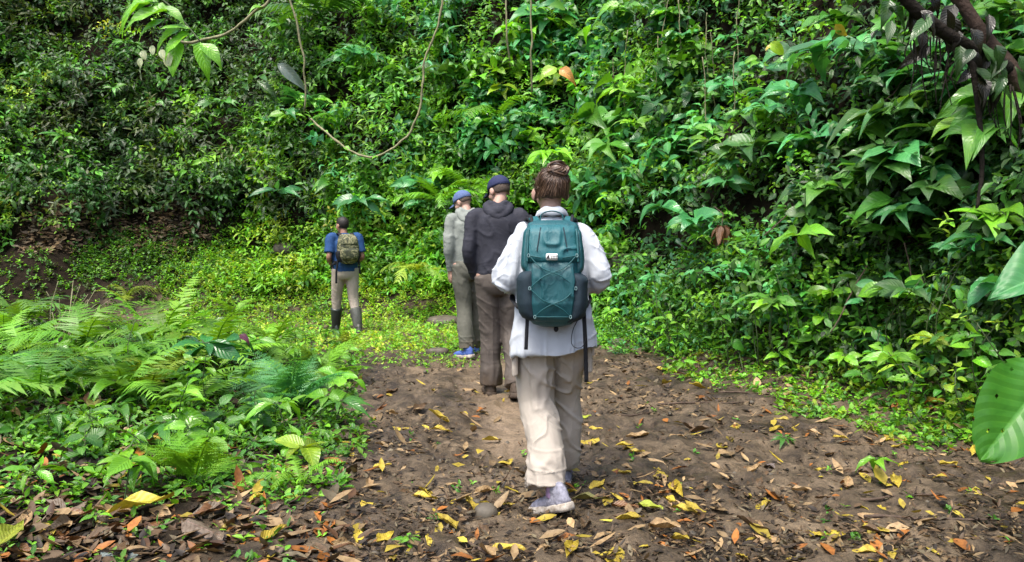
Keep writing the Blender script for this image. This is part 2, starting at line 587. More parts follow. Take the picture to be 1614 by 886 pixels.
def jitter_col(c, n, s=0.18):
    return np.clip(np.asarray(c) * np.exp(rng.normal(0, s, (n, 1))) * (1 + rng.normal(0, 0.08, (n, 3))), 0.005, 0.5)


def bush_region(bag, x0, x1, y0, y1, count, rad, specs, sp=(10, 17), K=7, depth=0.0, prob=None):
    """bushes over the part of the bank seen in that part of the picture; specs: (weight, leafL, leafW, sprigL, colour, droop)"""
    px = rng.uniform(x0, x1, count); py = rng.uniform(y0, y1, count)
    P, ok = hit(px, py)
    P = P[ok]
    nrm = gnormal(P[:, 0], P[:, 1])
    w = np.array([s[0] for s in specs], float); w /= w.sum()
    ch = rng.choice(len(specs), len(P), p=w)
    for k, (p, n) in enumerate(zip(P, nrm)):
        _, lL, lW, sL, col, dr = specs[ch[k]]
        r = rng.uniform(*rad)
        m = int(rng.integers(sp[0], sp[1] + 1))
        o = norm(np.array([n[0], n[1], max(n[2], 0.25)]))
        v = norm(rng.normal(0, 1, (m, 3)) + o * 0.7 + np.array([0, 0, 0.35]))
        rr = r * rng.uniform(0.25, 1.0, (m, 1)) ** 0.6
        base = p + o * (r * 0.35 + depth) + v * rr * np.array([1, 1, 0.85])
        A = norm(v + np.array([0, -0.15, 0.25]) + rng.normal(0, 0.3, (m, 3)))
        c = jitter_col(col, 1, 0.33)[0]
        sprigs(bag, base, A, sL * rng.uniform(0.7, 1.3, m), K, lL * rng.uniform(0.8, 1.2), lW * rng.uniform(0.85, 1.15), c,
               out=np.repeat(o[None], m, 0), droop=dr)


S_SMALL = lambda w, c: (w, .11, .055, .30, c, .25)
S_MID = lambda w, c: (w, .165, .08, .38, c, .3)
S_LANCE = lambda w, c: (w, .20, .06, .42, c, .35)
S_BROAD = lambda w, c: (w, .23, .14, .36, c, .35)

def carpet(bag, x0, x1, y0, y1, count, lL, lW):
    """a thin skin of creepers straight on the soil of the bank"""
    px = rng.uniform(x0, x1, count); py = rng.uniform(y0, y1, count)
    P, ok = hit(px, py)
    s, _ = bank_coords(P[:, 0], P[:, 1])
    lit_ = (px > 60) & (px < 330) & (py > 305)
    P = P[ok & (s > .25) & ~lit_]; m = len(P)
    n = gnormal(P[:, 0], P[:, 1])
    A = norm(n + np.array([0, 0, .5]) + rng.normal(0, .45, (m, 3)))
    c = np.array([G_DARK, G_DARK * .7, G_MID * .7, G_MID])[rng.integers(0, 4, m)]
    sprigs(bag, P, A, rng.uniform(.06, .3, m), 5, lL * rng.uniform(.7, 1.3, m), lW * rng.uniform(.7, 1.3, m), c, out=n, droop=.3)


bag = LeafBag()
# far bank on the left: fine leaves, canopy shade put into their dark greens, yellower towards the frame's edge
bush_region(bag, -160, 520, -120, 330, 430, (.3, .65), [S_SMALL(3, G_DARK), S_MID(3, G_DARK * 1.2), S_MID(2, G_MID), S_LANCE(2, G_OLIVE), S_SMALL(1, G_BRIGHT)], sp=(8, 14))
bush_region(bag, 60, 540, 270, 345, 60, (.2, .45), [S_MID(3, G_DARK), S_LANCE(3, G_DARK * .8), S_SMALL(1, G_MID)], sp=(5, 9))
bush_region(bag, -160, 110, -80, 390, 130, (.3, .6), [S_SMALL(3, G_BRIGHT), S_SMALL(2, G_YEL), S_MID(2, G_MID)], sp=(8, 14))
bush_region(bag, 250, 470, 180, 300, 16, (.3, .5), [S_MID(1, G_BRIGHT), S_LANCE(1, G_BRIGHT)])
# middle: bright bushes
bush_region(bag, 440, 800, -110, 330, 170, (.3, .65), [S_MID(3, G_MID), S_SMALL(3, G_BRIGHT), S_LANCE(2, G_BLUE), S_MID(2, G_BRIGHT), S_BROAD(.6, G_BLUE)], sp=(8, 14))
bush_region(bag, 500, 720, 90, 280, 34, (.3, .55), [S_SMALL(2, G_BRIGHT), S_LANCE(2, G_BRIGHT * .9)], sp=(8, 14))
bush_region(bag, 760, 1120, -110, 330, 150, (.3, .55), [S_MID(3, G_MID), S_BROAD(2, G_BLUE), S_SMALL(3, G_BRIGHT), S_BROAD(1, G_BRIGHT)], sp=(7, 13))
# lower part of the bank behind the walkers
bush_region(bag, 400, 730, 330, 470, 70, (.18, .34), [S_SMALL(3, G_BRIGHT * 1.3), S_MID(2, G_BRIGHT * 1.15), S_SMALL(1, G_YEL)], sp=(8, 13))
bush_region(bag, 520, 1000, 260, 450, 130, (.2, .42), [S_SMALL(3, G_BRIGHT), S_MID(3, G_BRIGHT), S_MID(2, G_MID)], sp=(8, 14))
carpet(bag, -160, 1120, -120, 340, 5200, .13, .065)
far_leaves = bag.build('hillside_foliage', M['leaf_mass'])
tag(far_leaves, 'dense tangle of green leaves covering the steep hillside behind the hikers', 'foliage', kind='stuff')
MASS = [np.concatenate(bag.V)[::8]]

bag = LeafBag()
R_SMALL = lambda w, c: (w, .085, .045, .24, c, .25)
R_MID = lambda w, c: (w, .125, .062, .30, c, .3)
bush_region(bag, 1000, 1780, -120, 420, 170, (.18, .4), [R_SMALL(2, G_DARK), R_MID(3, G_DARK * 1.3), R_MID(2, G_MID), R_MID(2, G_BLUE * .8), R_SMALL(1, G_BRIGHT)], sp=(5, 9), K=6)
bush_region(bag, 1000, 1300, -60, 330, 45, (.18, .35), [R_SMALL(2, G_BRIGHT), R_MID(2, G_BRIGHT), R_MID(1, G_BLUE)], sp=(6, 10), K=6)
bush_region(bag, 930, 1300, 400, 520, 60, (.15, .3), [R_SMALL(2, G_BRIGHT), R_MID(2, G_MID), R_SMALL(2, G_BLUE)], sp=(7, 12), K=6)
bush_region(bag, 1250, 1760, 420, 600, 50, (.12, .24), [R_SMALL(2, G_DARK), R_MID(2, G_MID), R_SMALL(2, G_BRIGHT)], sp=(5, 9), K=6)
carpet(bag, 1000, 2050, -120, 600, 3600, .095, .05)
bush_region(bag, 1760, 2060, -100, 640, 60, (.18, .4), [R_SMALL(2, G_DARK), R_MID(3, G_MID), R_MID(2, G_BLUE * .8)], sp=(6, 10), K=6)
bush_region(bag, 780, 1000, 400, 480, 40, (.15, .3), [R_SMALL(2, G_BRIGHT), R_MID(2, G_MID)], sp=(7, 12), K=6)
r_leaves = bag.build('bank_foliage', M['leaf_mass'])
tag(r_leaves, 'tangled small leaved undergrowth clothing the shady bank beside the trail', 'foliage', kind='stuff')
MASS.append(np.concatenate(bag.V)[::8])
# how far the tangle reaches out of the bank, so that single plants can grow clear of it
_mp = np.concatenate(MASS); _mx, _my = project(_mp)
DG = np.full((60, 100), 30.0)
_bi = ((_my + 300) / 20).astype(int); _bj = ((_mx + 200) / 20).astype(int)
_ok = (_bi >= 0) & (_bi < 60) & (_bj >= 0) & (_bj < 100)
np.minimum.at(DG, (_bi[_ok], _bj[_ok]), _mp[_ok, 1])


def front(px, py):
    i, j = int((py + 300) / 20), int((px + 200) / 20)
    w = DG[max(0, i - 1):i + 2, max(0, j - 1):j + 2]
    w = w[w < 29]
    return float(np.percentile(w, 35)) if len(w) else float(hit1(px, py)[1])


# ground cover: low sprigs on near-level ground
def cover_region(bag, x0, x1, y0, y1, count, lL, lW, cols, h=(.04, .16), K=6, mask=None):
    px = rng.uniform(x0, x1, count); py = rng.uniform(y0, y1, count)
    P, ok = hit(px, py)
    if mask is not None: ok = ok & mask(P)
    P = P[ok]
    m = len(P)
    P = P + np.stack([rng.normal(0, .03, m), rng.normal(0, .1, m), np.zeros(m)], -1)
    P[:, 2] = hgt(P[:, 0], P[:, 1])
    A = norm(np.stack([rng.normal(0, .45, m), rng.normal(-.1, .45, m), np.ones(m)], -1))
    ci = rng.integers(0, len(cols), m)
    c = np.array(cols)[ci]
    patch = np.exp(0.5 * fbm(P * 1.3, 2, 5))[:, None]
    c = c * patch * np.exp(rng.normal(0, .15, (m, 1)))
    hh = rng.uniform(*h, m) * (1 + .4 * fbm(P * 1.7, 2, 15))
    sprigs(bag, P, A, hh, K, lL * rng.uniform(.7, 1.3, m), lW * rng.uniform(.7, 1.3, m), c, upb=1.0, spread=1.0, droop=.3)


def not_trail(P):
    e = np.interp(P[:, 1], [0, 3.3, 5.2, 7.3, 8.8, 11, 14], [-0.5, -0.75, -1.0, -1.35, -1.65, -4.2, -7.0])
    s, _ = bank_coords(P[:, 0], P[:, 1])
    nz = 0.35 * fbm(P * 1.6, 3, 77)
    on = (P[:, 0] > e + nz) & (s < -0.4 + nz)
    feet = np.hypot(P[:, 0] + 2.4, P[:, 1] - 11.3) < .55
    return (~on | (P[:, 1] > 8.6 + nz * 2)) & ~feet


bag = LeafBag()
cover_region(bag, 250, 760, 400, 560, 4200, .062, .034, [G_BRIGHT * 1.25, G_YEL * 1.1, G_BRIGHT * 1.1, G_YEL * 1.3], (.05, .2), 6, not_trail)  # sunlight on the clearing put into brighter, yellower leaf colours
cover_region(bag, 330, 760, 380, 460, 1000, .10, .05, [G_BRIGHT * 1.35, G_BRIGHT * 1.1, G_YEL], (.12, .38), 7)  # taller weeds of the clearing, its sunlight also painted into their greens
cover_region(bag, -80, 560, 400, 560, 1500, .07, .04, [G_MID, G_BRIGHT, G_OLIVE], (.05, .22), 6, not_trail)
cover_region(bag, 540, 800, 500, 580, 1100, .035, .018, [G_BRIGHT * 1.2, G_YEL * 1.2, G_BRIGHT], (.02, .07), 6)
cover_region(bag, 120, 520, 372, 440, 1300, .08, .042, [G_MID, G_BRIGHT, G_DARK * 1.3], (.08, .3), 6)
cover_region(bag, 940, 1180, 470, 560, 1100, .06, .036, [G_BRIGHT, G_MID, G_BLUE], (.05, .2), 6, not_trail)
cover_region(bag, 1040, 1614, 500, 710, 2700, .058, .036, [G_BRIGHT, G_YEL * .8, G_MID, G_BRIGHT], (.03, .12), 5, not_trail)
cover_region(bag, 1000, 1620, 400, 560, 1500, .075, .042, [G_MID, G_DARK, G_BRIGHT], (.06, .25), 6, not_trail)
cover_region(bag, -80, 570, 560, 720, 1700, .06, .034, [G_BRIGHT * .8, G_MID, G_BRIGHT * .65], (.03, .14), 6, not_trail)
cover_region(bag, -80, 540, 690, 800, 420, .06, .032, [G_BRIGHT, G_MID, G_BRIGHT * 1.1], (.04, .14), 6, not_trail)
cover_region(bag, -80, 520, 780, 900, 120, .05, .027, [G_BRIGHT, G_MID], (.03, .09), 5)
cover_region(bag, 520, 1614, 560, 890, 60, .035, .02, [G_BRIGHT, G_MID], (.02, .06), 6)
cover_region(bag, -420, -60, 400, 720, 1500, .065, .036, [G_BRIGHT * .8, G_MID, G_BRIGHT * .65], (.04, .2), 6, not_trail)
cover_region(bag, -420, -60, 690, 900, 350, .06, .032, [G_BRIGHT * .8, G_MID], (.04, .14), 6)
cover_region(bag, 740, 980, 468, 548, 900, .07, .04, [G_BRIGHT, G_MID, G_BRIGHT * .8], (.06, .25), 6)
cover_region(bag, 1600, 1980, 480, 720, 900, .065, .036, [G_BRIGHT, G_MID, G_DARK], (.04, .2), 6)
cover = bag.build('ground_cover', M['leaf_mass'])
tag(cover, 'low bright green weeds covering the ground beside the trail', 'ground cover', kind='stuff')


# leaf litter: small brown pieces
def litter_region(bag, x0, x1, y0, y1, count, size, cols, mask=None):
    px = rng.uniform(x0, x1, count); py = rng.uniform(y0, y1, count)
    P, ok = hit(px, py)
    if mask is not None: ok = ok & mask(P)
    P = P[ok]; m = len(P)
    P = P + rng.normal(0, .03, (m, 3)) * np.array([1, 1, 0]); P[:, 2] = hgt(P[:, 0], P[:, 1]) + rng.uniform(.004, .035, m)
    a = rng.random(m) * 6.28
    d = np.stack([np.cos(a), np.sin(a), rng.normal(0, .18, m)], -1)
    n = gnormal(P[:, 0], P[:, 1]) + rng.normal(0, .2, (m, 3))
    L_ = size * np.clip(np.exp(rng.normal(0, .4, m)), .3, 1.55)
    c = np.array(cols)[rng.integers(0, len(cols), m)] * np.exp(rng.normal(0, .25, (m, 1)))
    bag.add(P, d, n, L_, L_ * rng.uniform(.15, .55, m), np.clip(rng.normal(0, .3, m), -.5, .5), np.clip(c, .004, .5), fold=.2)


def off_strip(P):
    w = np.exp(-((P[:, 0] + .03) / .3) ** 2) * sstep(4.2, 5.0, P[:, 1])
    patch = fbm(P * 1.1, 3, 91)
    return (rng.random(len(P)) > w * .93) & (rng.random(len(P)) < .78 + 2.0 * patch)


D_BROWN = np.array((.082, .052, .026)); D_DARK = np.array((.026, .018, .010)); D_TAN = np.array((.215, .150, .075)); D_GREY = np.array((.10, .082, .048)); D_RED = np.array((.11, .053, .020)); D_YEL = np.array((.42, .33, .04)); D_ORG = np.array((.42, .16, .03))
bag = LeafBag()
litter_region(bag, 480, 1614, 556, 900, 16500, .036, [D_BROWN, D_DARK, D_TAN * .9, D_GREY, D_BROWN, D_DARK], off_strip)
litter_region(bag, 940, 1500, 540, 660, 1500, .05, [D_BROWN, D_DARK, D_TAN, D_GREY])
litter_region(bag, -60, 560, 600, 900, 3000, .075, [D_BROWN, D_DARK, D_DARK, D_GREY, D_BROWN, D_RED * .7])
litter_region(bag, 30, 330, 325, 400, 2600, .11, [D_BROWN, D_TAN, D_GREY, D_TAN * .7, D_BROWN])
litter_region(bag, 900, 1614, 380, 600, 1500, .07, [D_BROWN, D_DARK, D_TAN * .7])
litter_region(bag, 500, 1614, 590, 900, 700, .085, [D_YEL * .8, D_TAN, D_ORG * .6, D_TAN * 1.3])
litter_region(bag, -20, 560, 700, 900, 380, .10, [D_YEL * .7, D_TAN, D_ORG * .6, D_TAN * 1.2])
litter_region(bag, -420, -40, 560, 900, 1800, .075, [D_BROWN, D_DARK, D_GREY, D_BROWN])
lit = bag.build('leaf_litter', M['dead_mass'])
tag(lit, 'trampled brown leaf litter scattered over the muddy ground', 'leaf litter', kind='stuff')

# ------------------------------------------------------------------ tubes and leaf shapes for single plants
def spline(pts, n=8):
    pts = np.asarray(pts, float)
    if len(pts) < 3:
        t = np.linspace(0, 1, n + 1)[:, None]
        return pts[0] * (1 - t) + pts[-1] * t
    e = np.vstack([2 * pts[0] - pts[1], pts, 2 * pts[-1] - pts[-2]])
    out = []
    for i in range(1, len(e) - 2):
        p0, p1, p2, p3 = e[i - 1:i + 3]
        for t in np.linspace(0, 1, n, endpoint=False):
            out.append(0.5 * ((2 * p1) + (-p0 + p2) * t + (2 * p0 - 5 * p1 + 4 * p2 - p3) * t * t + (-p0 + 3 * p1 - 3 * p2 + p3) * t ** 3))
    out.append(pts[-1])
    return np.array(out)


def tube(pts, rad, segs=6, ref=None, flat=1.0, caps=True):
    """returns V, F (python lists). rad scalar, list or (n,2)"""
    pts = np.asarray(pts, float); n = len(pts)
    rad = np.asarray(rad, float)
    if rad.ndim == 0: rad = np.full((n, 2), float(rad))
    elif rad.ndim == 1: rad = np.stack([np.interp(np.linspace(0, 1, n), np.linspace(0, 1, len(rad)), rad)] * 2, -1)
    elif len(rad) != n: rad = np.stack([np.interp(np.linspace(0, 1, n), np.linspace(0, 1, len(rad)), rad[:, k]) for k in (0, 1)], -1)
    T = norm(np.gradient(pts, axis=0))
    if ref is None: ref = np.array([1., 0, 0]) if abs(T[0][0]) < 0.8 else np.array([0, 0, 1.])
    u = np.asarray(ref, float); V, Fc = [], []
    an = np.linspace(0, 2 * PI, segs, endpoint=False)
    for i in range(n):
        u = norm(u - (u @ T[i]) * T[i]); w = np.cross(T[i], u)
        for a in an:
            V.append(pts[i] + u * (math.cos(a) * rad[i, 0]) + w * (math.sin(a) * rad[i, 1] * flat))
    for i in range(n - 1):
        for k in range(segs):
            a, b = i * segs + k, i * segs + (k + 1) % segs
            Fc.append((a, b, b + segs, a + segs))
    if caps:
        V.append(pts[0]); V.append(pts[-1]); m = len(V)
        for k in range(segs):
            Fc.append((m - 2, (k + 1) % segs, k)); Fc.append((m - 1, (n - 1) * segs + k, (n - 1) * segs + (k + 1) % segs))
    return V, Fc


def merge(parts):
    V, Fc = [], []
    for v, f in parts:
        o = len(V); V += list(v); Fc += [tuple(i + o for i in q) for q in f]
    return V, Fc


def tube_obj(name, parts, mat, parent=None, smooth=True):
    V, Fc = merge(parts)
    return link(name, mesh_np(name, V, Fc, mat, smooth), parent)


def w_ovate(t): return np.sin(PI * np.clip(t, 0, 1) ** 0.72) ** 0.9 * (1 - 0.25 * t)
def w_lance(t): return np.sin(PI * np.clip(t, 0, 1) ** 0.85) ** 1.15
def w_heart(t): return np.clip(np.sqrt(np.clip(t / 0.22, 0, 1)) * (1 - np.clip((t - 0.18) / 0.82, 0, 1) ** 1.55), 0, 1)
def w_round(t): return np.sin(PI * np.clip(t, 0.02, 1) ** 0.8) ** 0.55


def leaf_proto(name, wf, ratio, mat, nx=4, ny=6, droop=0.22, fold=0.16, wave=0.03, seed=0, lobes=0.0, curl=0.0, holes=0, tip=0.0):
    r = np.random.default_rng(seed)
    ts = np.linspace(0, 1, ny + 1)
    V, UV = [], []
    tw = r.normal(0, .12)
    for t in ts:
        w = max(0.012, float(wf(np.array(t)))) * ratio * 0.5
        for k in range(nx + 1):
            s = -1 + 2 * k / nx
            x = s * w; y = t
            if lobes and t < 0.25: y -= lobes * abs(s) * (1 - t / 0.25)
            z = -droop * t * t + fold * abs(x) * 2 - curl * x * x * 8 + wave * math.sin(9 * t + 4 * s + seed) * abs(s) + tw * x * t
            z -= tip * max(0, t - 0.7) ** 2 * 6
            V.append((x, y, z)); UV.append((s, t, 0))
    Fc = [(j * (nx + 1) + k, j * (nx + 1) + k + 1, (j + 1) * (nx + 1) + k + 1, (j + 1) * (nx + 1) + k) for j in range(ny) for k in range(nx)]
    if holes:
        gone = set(r.choice(np.arange(nx * 2, len(Fc) - nx), holes, replace=False).tolist())
        Fc = [f for i, f in enumerate(Fc) if i not in gone]
    me = mesh_np(name, V, Fc, mat)
    vec_attr(me, 'leafuv', UV)
    return me


OV = [leaf_proto('leaf', w_ovate, .46 + .04 * k, M['leaf_obj'], droop=.12 + .09 * k, seed=k, tip=.3, wave=.02 + .012 * k) for k in range(4)]
HE = [leaf_proto('leaf', w_heart, .78, M['leaf_obj'], droop=.18 + .12 * k, seed=10 + k, lobes=.16, tip=.35) for k in range(4)]
LA = [leaf_proto('leaf', w_lance, .30, M['leaf_obj'], droop=.25 + .12 * k, seed=20 + k, tip=.2) for k in range(3)]
RO = [leaf_proto('leaf', w_round, .66, M['leaf_obj'], droop=.15 + .1 * k, seed=30 + k) for k in range(3)]
OVH = [leaf_proto('leaf', w_ovate, .62, M['leaf_obj'], nx=8, ny=10, droop=.2, seed=40 + k, holes=7) for k in range(2)]
GIANT = [leaf_proto('leaf', (w_round, w_heart)[k], (.9, .95)[k], M['leaf_big'], nx=28, ny=32, droop=.30, fold=.26, wave=.04, seed=50 + k, lobes=(.0, .2)[k], holes=(9, 4)[k]) for k in range(2)]
DEAD = [leaf_proto('leaf', (w_ovate, w_lance, w_round, w_ovate)[k % 4], (.48, .32, .6, .4)[k % 4], M['dead'], droop=(-.12, .15, .05, -.25)[k % 4], fold=(.3, .45, .1, .55)[k % 4], wave=.06, seed=60 + k, curl=(0, .1, .3, 0)[k % 4]) for k in range(8)]


def frame_m(loc, d, n, scale):
    d = norm(d); s = norm(np.cross(d, n)); n = np.cross(s, d)
    m = Matrix(((s[0], d[0], n[0], 0), (s[1], d[1], n[1], 0), (s[2], d[2], n[2], 0), (0, 0, 0, 1)))
    return Matrix.Translation(Vector(loc)) @ m @ Matrix.Scale(scale, 4)


def put_leaf(me, parent, loc, d, n, size, col, name='leaf'):
    o = link(name, me, parent)
    o.matrix_basis = frame_m(loc, d, n, size) @ Matrix.Diagonal((rng.uniform(.78, 1.2), 1, rng.uniform(.5, 1.5), 1))
    o.color = (*[float(c) for c in col], 1)
    return o


def plant(name, label, cat, root, top, protos, nl, size, col, group=None, out=(0, -.6, 0), start=.35, petiole=.25, droop=.25, colj=.2, stem_r=.006, upb=.8, whorl=False, bend=.15, accents=None):
    """a stem from root to top with nl leaves; whorl puts them all round the tip"""
    e = empty(name, root)
    tag(e, label, cat, group)
    root = np.asarray(root, float); top = np.asarray(top, float) - root
    side = rng.normal(0, bend * np.linalg.norm(top), 3) * np.array([1, 1, .3])
    pts = spline([np.zeros(3), top * .5 + side, top], 5)
    parts = [tube(pts, [stem_r, stem_r * .55], 5)]
    out = np.asarray(out, float)
    a0 = rng.random() * 6.28
    leaves = []
    for k in range(nl):
        if whorl: t = rng.uniform(.9, 1.0); a = a0 + k * 2 * PI / nl + rng.normal(0, .2)
        else: t = start + (1 - start) * (k + .5) / nl; a = a0 + k * 2.4 + rng.normal(0, .3)
        i = min(len(pts) - 1, int(t * (len(pts) - 1)))
        b = pts[i]
        L_ = size * rng.uniform(.7, 1.25) * (1 if whorl else (1.1 - .35 * t))
        rad = np.array([math.cos(a), math.sin(a), 0]) + out * .45
        d = norm(rad + np.array([0, 0, rng.normal(.15, .25) - droop * .5]))
        pe = b + (norm(rad) * .8 + np.array([0, 0, .35])) * L_ * petiole
        if petiole > .02: parts.append(tube([b, b * .4 + pe * .6 + np.array([0, 0, .01]), pe], [stem_r * .55, stem_r * .4], 4, caps=False))
        n = np.array([0, 0, upb]) + out * .6 + rng.normal(0, .25, 3)
        c = np.clip(np.asarray(col) * math.exp(rng.normal(0, colj)) * (1 + rng.normal(0, .06, 3)), .004, .6)
        if accents and k < len(accents):                     # the leaf that catches the eye hangs free at the front of the plant
            c = accents[k]; s_ = (-1) ** k
            pe = pts[-1] + out * L_ * (.3 + .25 * (k + 1)) + np.array([s_ * .12 * L_, 0, .1 * L_])
            parts.append(tube([pts[-1], (pts[-1] + pe) / 2 + np.array([0, 0, .02]), pe], [stem_r * .5, stem_r * .35], 4, caps=False))
            d = norm(out * .45 + np.array([s_ * .8, 0, -.45])); n = np.array([0, 0, .55]) + out * .9; L_ *= .75
        leaves.append((protos[int(rng.integers(len(protos)))], pe, d, n, L_, c))
    tube_obj('stem', parts, M['stem'], e)
    for a in leaves: put_leaf(a[0], e, *a[1:])
    return e


# ------------------------------------------------------------------ ferns
def frond_mesh(npairs, plen, arch, lacy=False, seed=0, taper=.6, angle=1.15):
    """a frond of unit length along +Y; pinnae in opposite pairs"""
    r = np.random.default_rng(seed)
    V, Fc = [], []

    def rach(t):
        return np.array([0.02 * math.sin(3 * t + seed), t * (1 - .12 * arch * t), .18 * arch * math.sin(t * 2.2) - arch * .42 * t * t])
    tv, tf = tube([rach(t) for t in np.linspace(0, 1, 12)], [.009, .002], 4)
    V += list(tv); Fc += tf
    for k in range(npairs):
        t = .12 + .88 * (k + .5) / npairs
        b = rach(t); tan = norm(rach(min(1, t + .02)) - rach(t - .02))
        prof = math.sin(PI * min(1, (t - .1) ** taper)) ** .8 if t < .99 else .05
        L_ = plen * max(.06, prof)
        for s in (-1, 1):
            if r.random() < .05: continue
            L_ = plen * max(.06, prof) * r.uniform(.75, 1.08)
            d = norm(np.array([s, 0, 0]) * math.sin(angle) + tan * math.cos(angle) + np.array([0, 0, -.12]) + r.normal(0, .11, 3))
            n = norm(np.cross(tan, d) * -s * 1.0); n = n if n[2] > 0 else -n
            w = norm(np.cross(d, n))
            if not lacy:
                hw = .88 / npairs * .42
                m = 6
                o = len(V)
                for j in range(m + 1):
                    u = j / m
                    c = b + d * L_ * u - np.array([0, 0, 1]) * L_ * .22 * u * u
                    ww = hw * (1 - u ** 1.6) * (1.0 if j % 2 == 0 else .72) + .0008
                    V.append(c - w * ww + n * ww * .25); V.append(c + w * ww + n * ww * .25)
                for j in range(m): Fc.append((o + 2 * j, o + 2 * j + 1, o + 2 * j + 3, o + 2 * j + 2))
            else:
                m = max(4, int(15 * L_ / plen))
                for j in range(m):
                    u = (j + .6) / m
                    c = b + d * L_ * u - np.array([0, 0, 1]) * L_ * .25 * u * u
                    l2 = L_ * .24 * (1 - u) ** .7 + .003
                    for s2 in (-1, 1):
                        dd = norm(w * s2 + d * .55 + r.normal(0, .1, 3)); o = len(V)
                        pw = norm(np.cross(dd, n)) * l2 * .22
                        V += [c, c + dd * l2 * .5 + pw, c + dd * l2 + n * -.2 * l2, c + dd * l2 * .5 - pw]
                        Fc.append((o, o + 1, o + 2, o + 3))
    me = mesh_np('frond', V, Fc, M['frond'])
    vec_attr(me, 'leafuv', np.zeros((len(V), 3)))
    return me


FR = [frond_mesh(20 + 2 * k, .17 + .03 * k, .7 + .25 * k, False, k) for k in range(4)]
FRW = [frond_mesh(15, .30, .7 + .35 * k, False, 10 + k, angle=1.0) for k in range(2)]
FRL = [frond_mesh(18, .34, .6 + .35 * k, True, 20 + k, angle=1.1) for k in range(2)]


def fern(label, root, meshes, nf, size, col, group=None, yaw=None, spread=6.28, pitch=(.35, .95), name='fern'):
    e = empty(name, root)
    tag(e, label, 'fern', group)
    a0 = rng.random() * 6.28 if yaw is None else yaw - spread / 2
    for k in range(nf):
        a = a0 + spread * (k + .5) / nf + rng.normal(0, .2)
        p = rng.uniform(*pitch)
        d = np.array([math.cos(a) * math.cos(p), math.sin(a) * math.cos(p), math.sin(p)])
        n = np.array([-math.cos(a) * math.sin(p), -math.sin(a) * math.sin(p), math.cos(p)]) + rng.normal(0, .15, 3)
        c = np.clip(np.asarray(col) * math.exp(rng.normal(0, .2)) * (1 + rng.normal(0, .06, 3)), .004, .6)
        put_leaf(meshes[int(rng.integers(len(meshes)))], e, (0, 0, 0), d, n, size * rng.uniform(.75, 1.15), c, 'frond')
    return e


def gpt(px, py, dz=0.0):
    p = hit1(px, py).copy()
    p[2] = hgt(p[0], p[1]) + dz
    return p


def down(p):
    p = np.asarray(p, float).copy(); p[2] = hgt(p[0], p[1]); return p


# ------------------------------------------------------------------ plants of the shady bank on the trail's far side
# things one can find in the picture, for telling look-alikes apart
LANDMARKS = [('the leaning trunk', 1545, 90), ('the withered brown leaf', 1190, 400), ('the giant pale leaf', 1590, 440), ('the giant glossy leaf', 1580, 670), ('the white sleeve', 955, 430), ('the hair bun', 870, 270),
             ('the star shaped whorl', 1255, 375), ('the pale round leaf', 1237, 75), ('the orange hillside leaf', 872, 100), ('the looping liana', 590, 245), ('the straight liana', 480, 100), ('the flowering sprig', 255, 70),
             ('the boulder', 452, 400), ('the largest yellow leaf', 222, 820), ('the blue green lacy fern', 465, 610), ('the glossy dark leaves', 330, 555), ('the dry stalks', 105, 520), ('the grey stone', 765, 808),
             ('the trailing shoe', 866, 800), ('the mud seedling', 1398, 745), ('the holed yellow leaves', 1450, 565), ('the navy cap', 787, 290), ('the guide', 540, 430), ('the pale tan leaf', 1210, 857), ('the lowest fern', 475, 750),
             ('the upright narrow leaves', 1110, 215), ('the tree fern', 530, 40), ('the grey brown leaf', 325, 856), ('the mud tuft', 1235, 700), ('the orange trail leaf', 712, 850)]


def where(px, py, span=1.0):
    best = sorted(LANDMARKS, key=lambda l: math.hypot(l[1] - px, l[2] - py))[0]
    dx, dy = px - best[1], py - best[2]
    dist = math.hypot(dx, dy)
    far_ = 'just ' if dist < 38 else ('' if dist < 85 else 'well ')
    an = math.degrees(math.atan2(-dy, dx)) % 360
    w = ('right of', 'up right of', 'above', 'up left of', 'left of', 'down left of', 'below', 'down right of')[int((an + 22.5) // 45) % 8]
    return far_ + w + ' ' + best[0]


def tone(col):
    r, g, b = [float(x) for x in col]
    if r > .45 * g: return 'yellow green'
    if b > .36 * g: return 'bluish green'
    return 'bright green' if g > .2 else ('dark green' if g < .11 else 'green')


def bank_plant(px, py, reach, lift, label, protos, nl, size, col, group=None, name='broadleaf_plant', cat='plant', **kw):
    P0 = hit1(px, py)
    n = gnormal(P0[0], P0[1]); o = norm(np.array([n[0], n[1], 0.15]))
    top = at(px, py, min(P0[1] - reach * .5, front(px, py) - rng.uniform(-.05, .15) * (1 if group else -.5) - (0 if group else .3)))
    root = down(top - o * np.array([1, 1, 0]) * .1)
    if root[2] < top[2] - .9:                         # too far below: root it in the bank behind instead
        root = P0 - np.array([0, 0, .25]); root = down(root)
        root[2] = min(root[2], top[2] - .1)
    if label is None: label = 'x'
    return plant(name, label, cat, root, top, protos, nl, size, col, group, out=(o[0], o[1], 0.0), **kw)


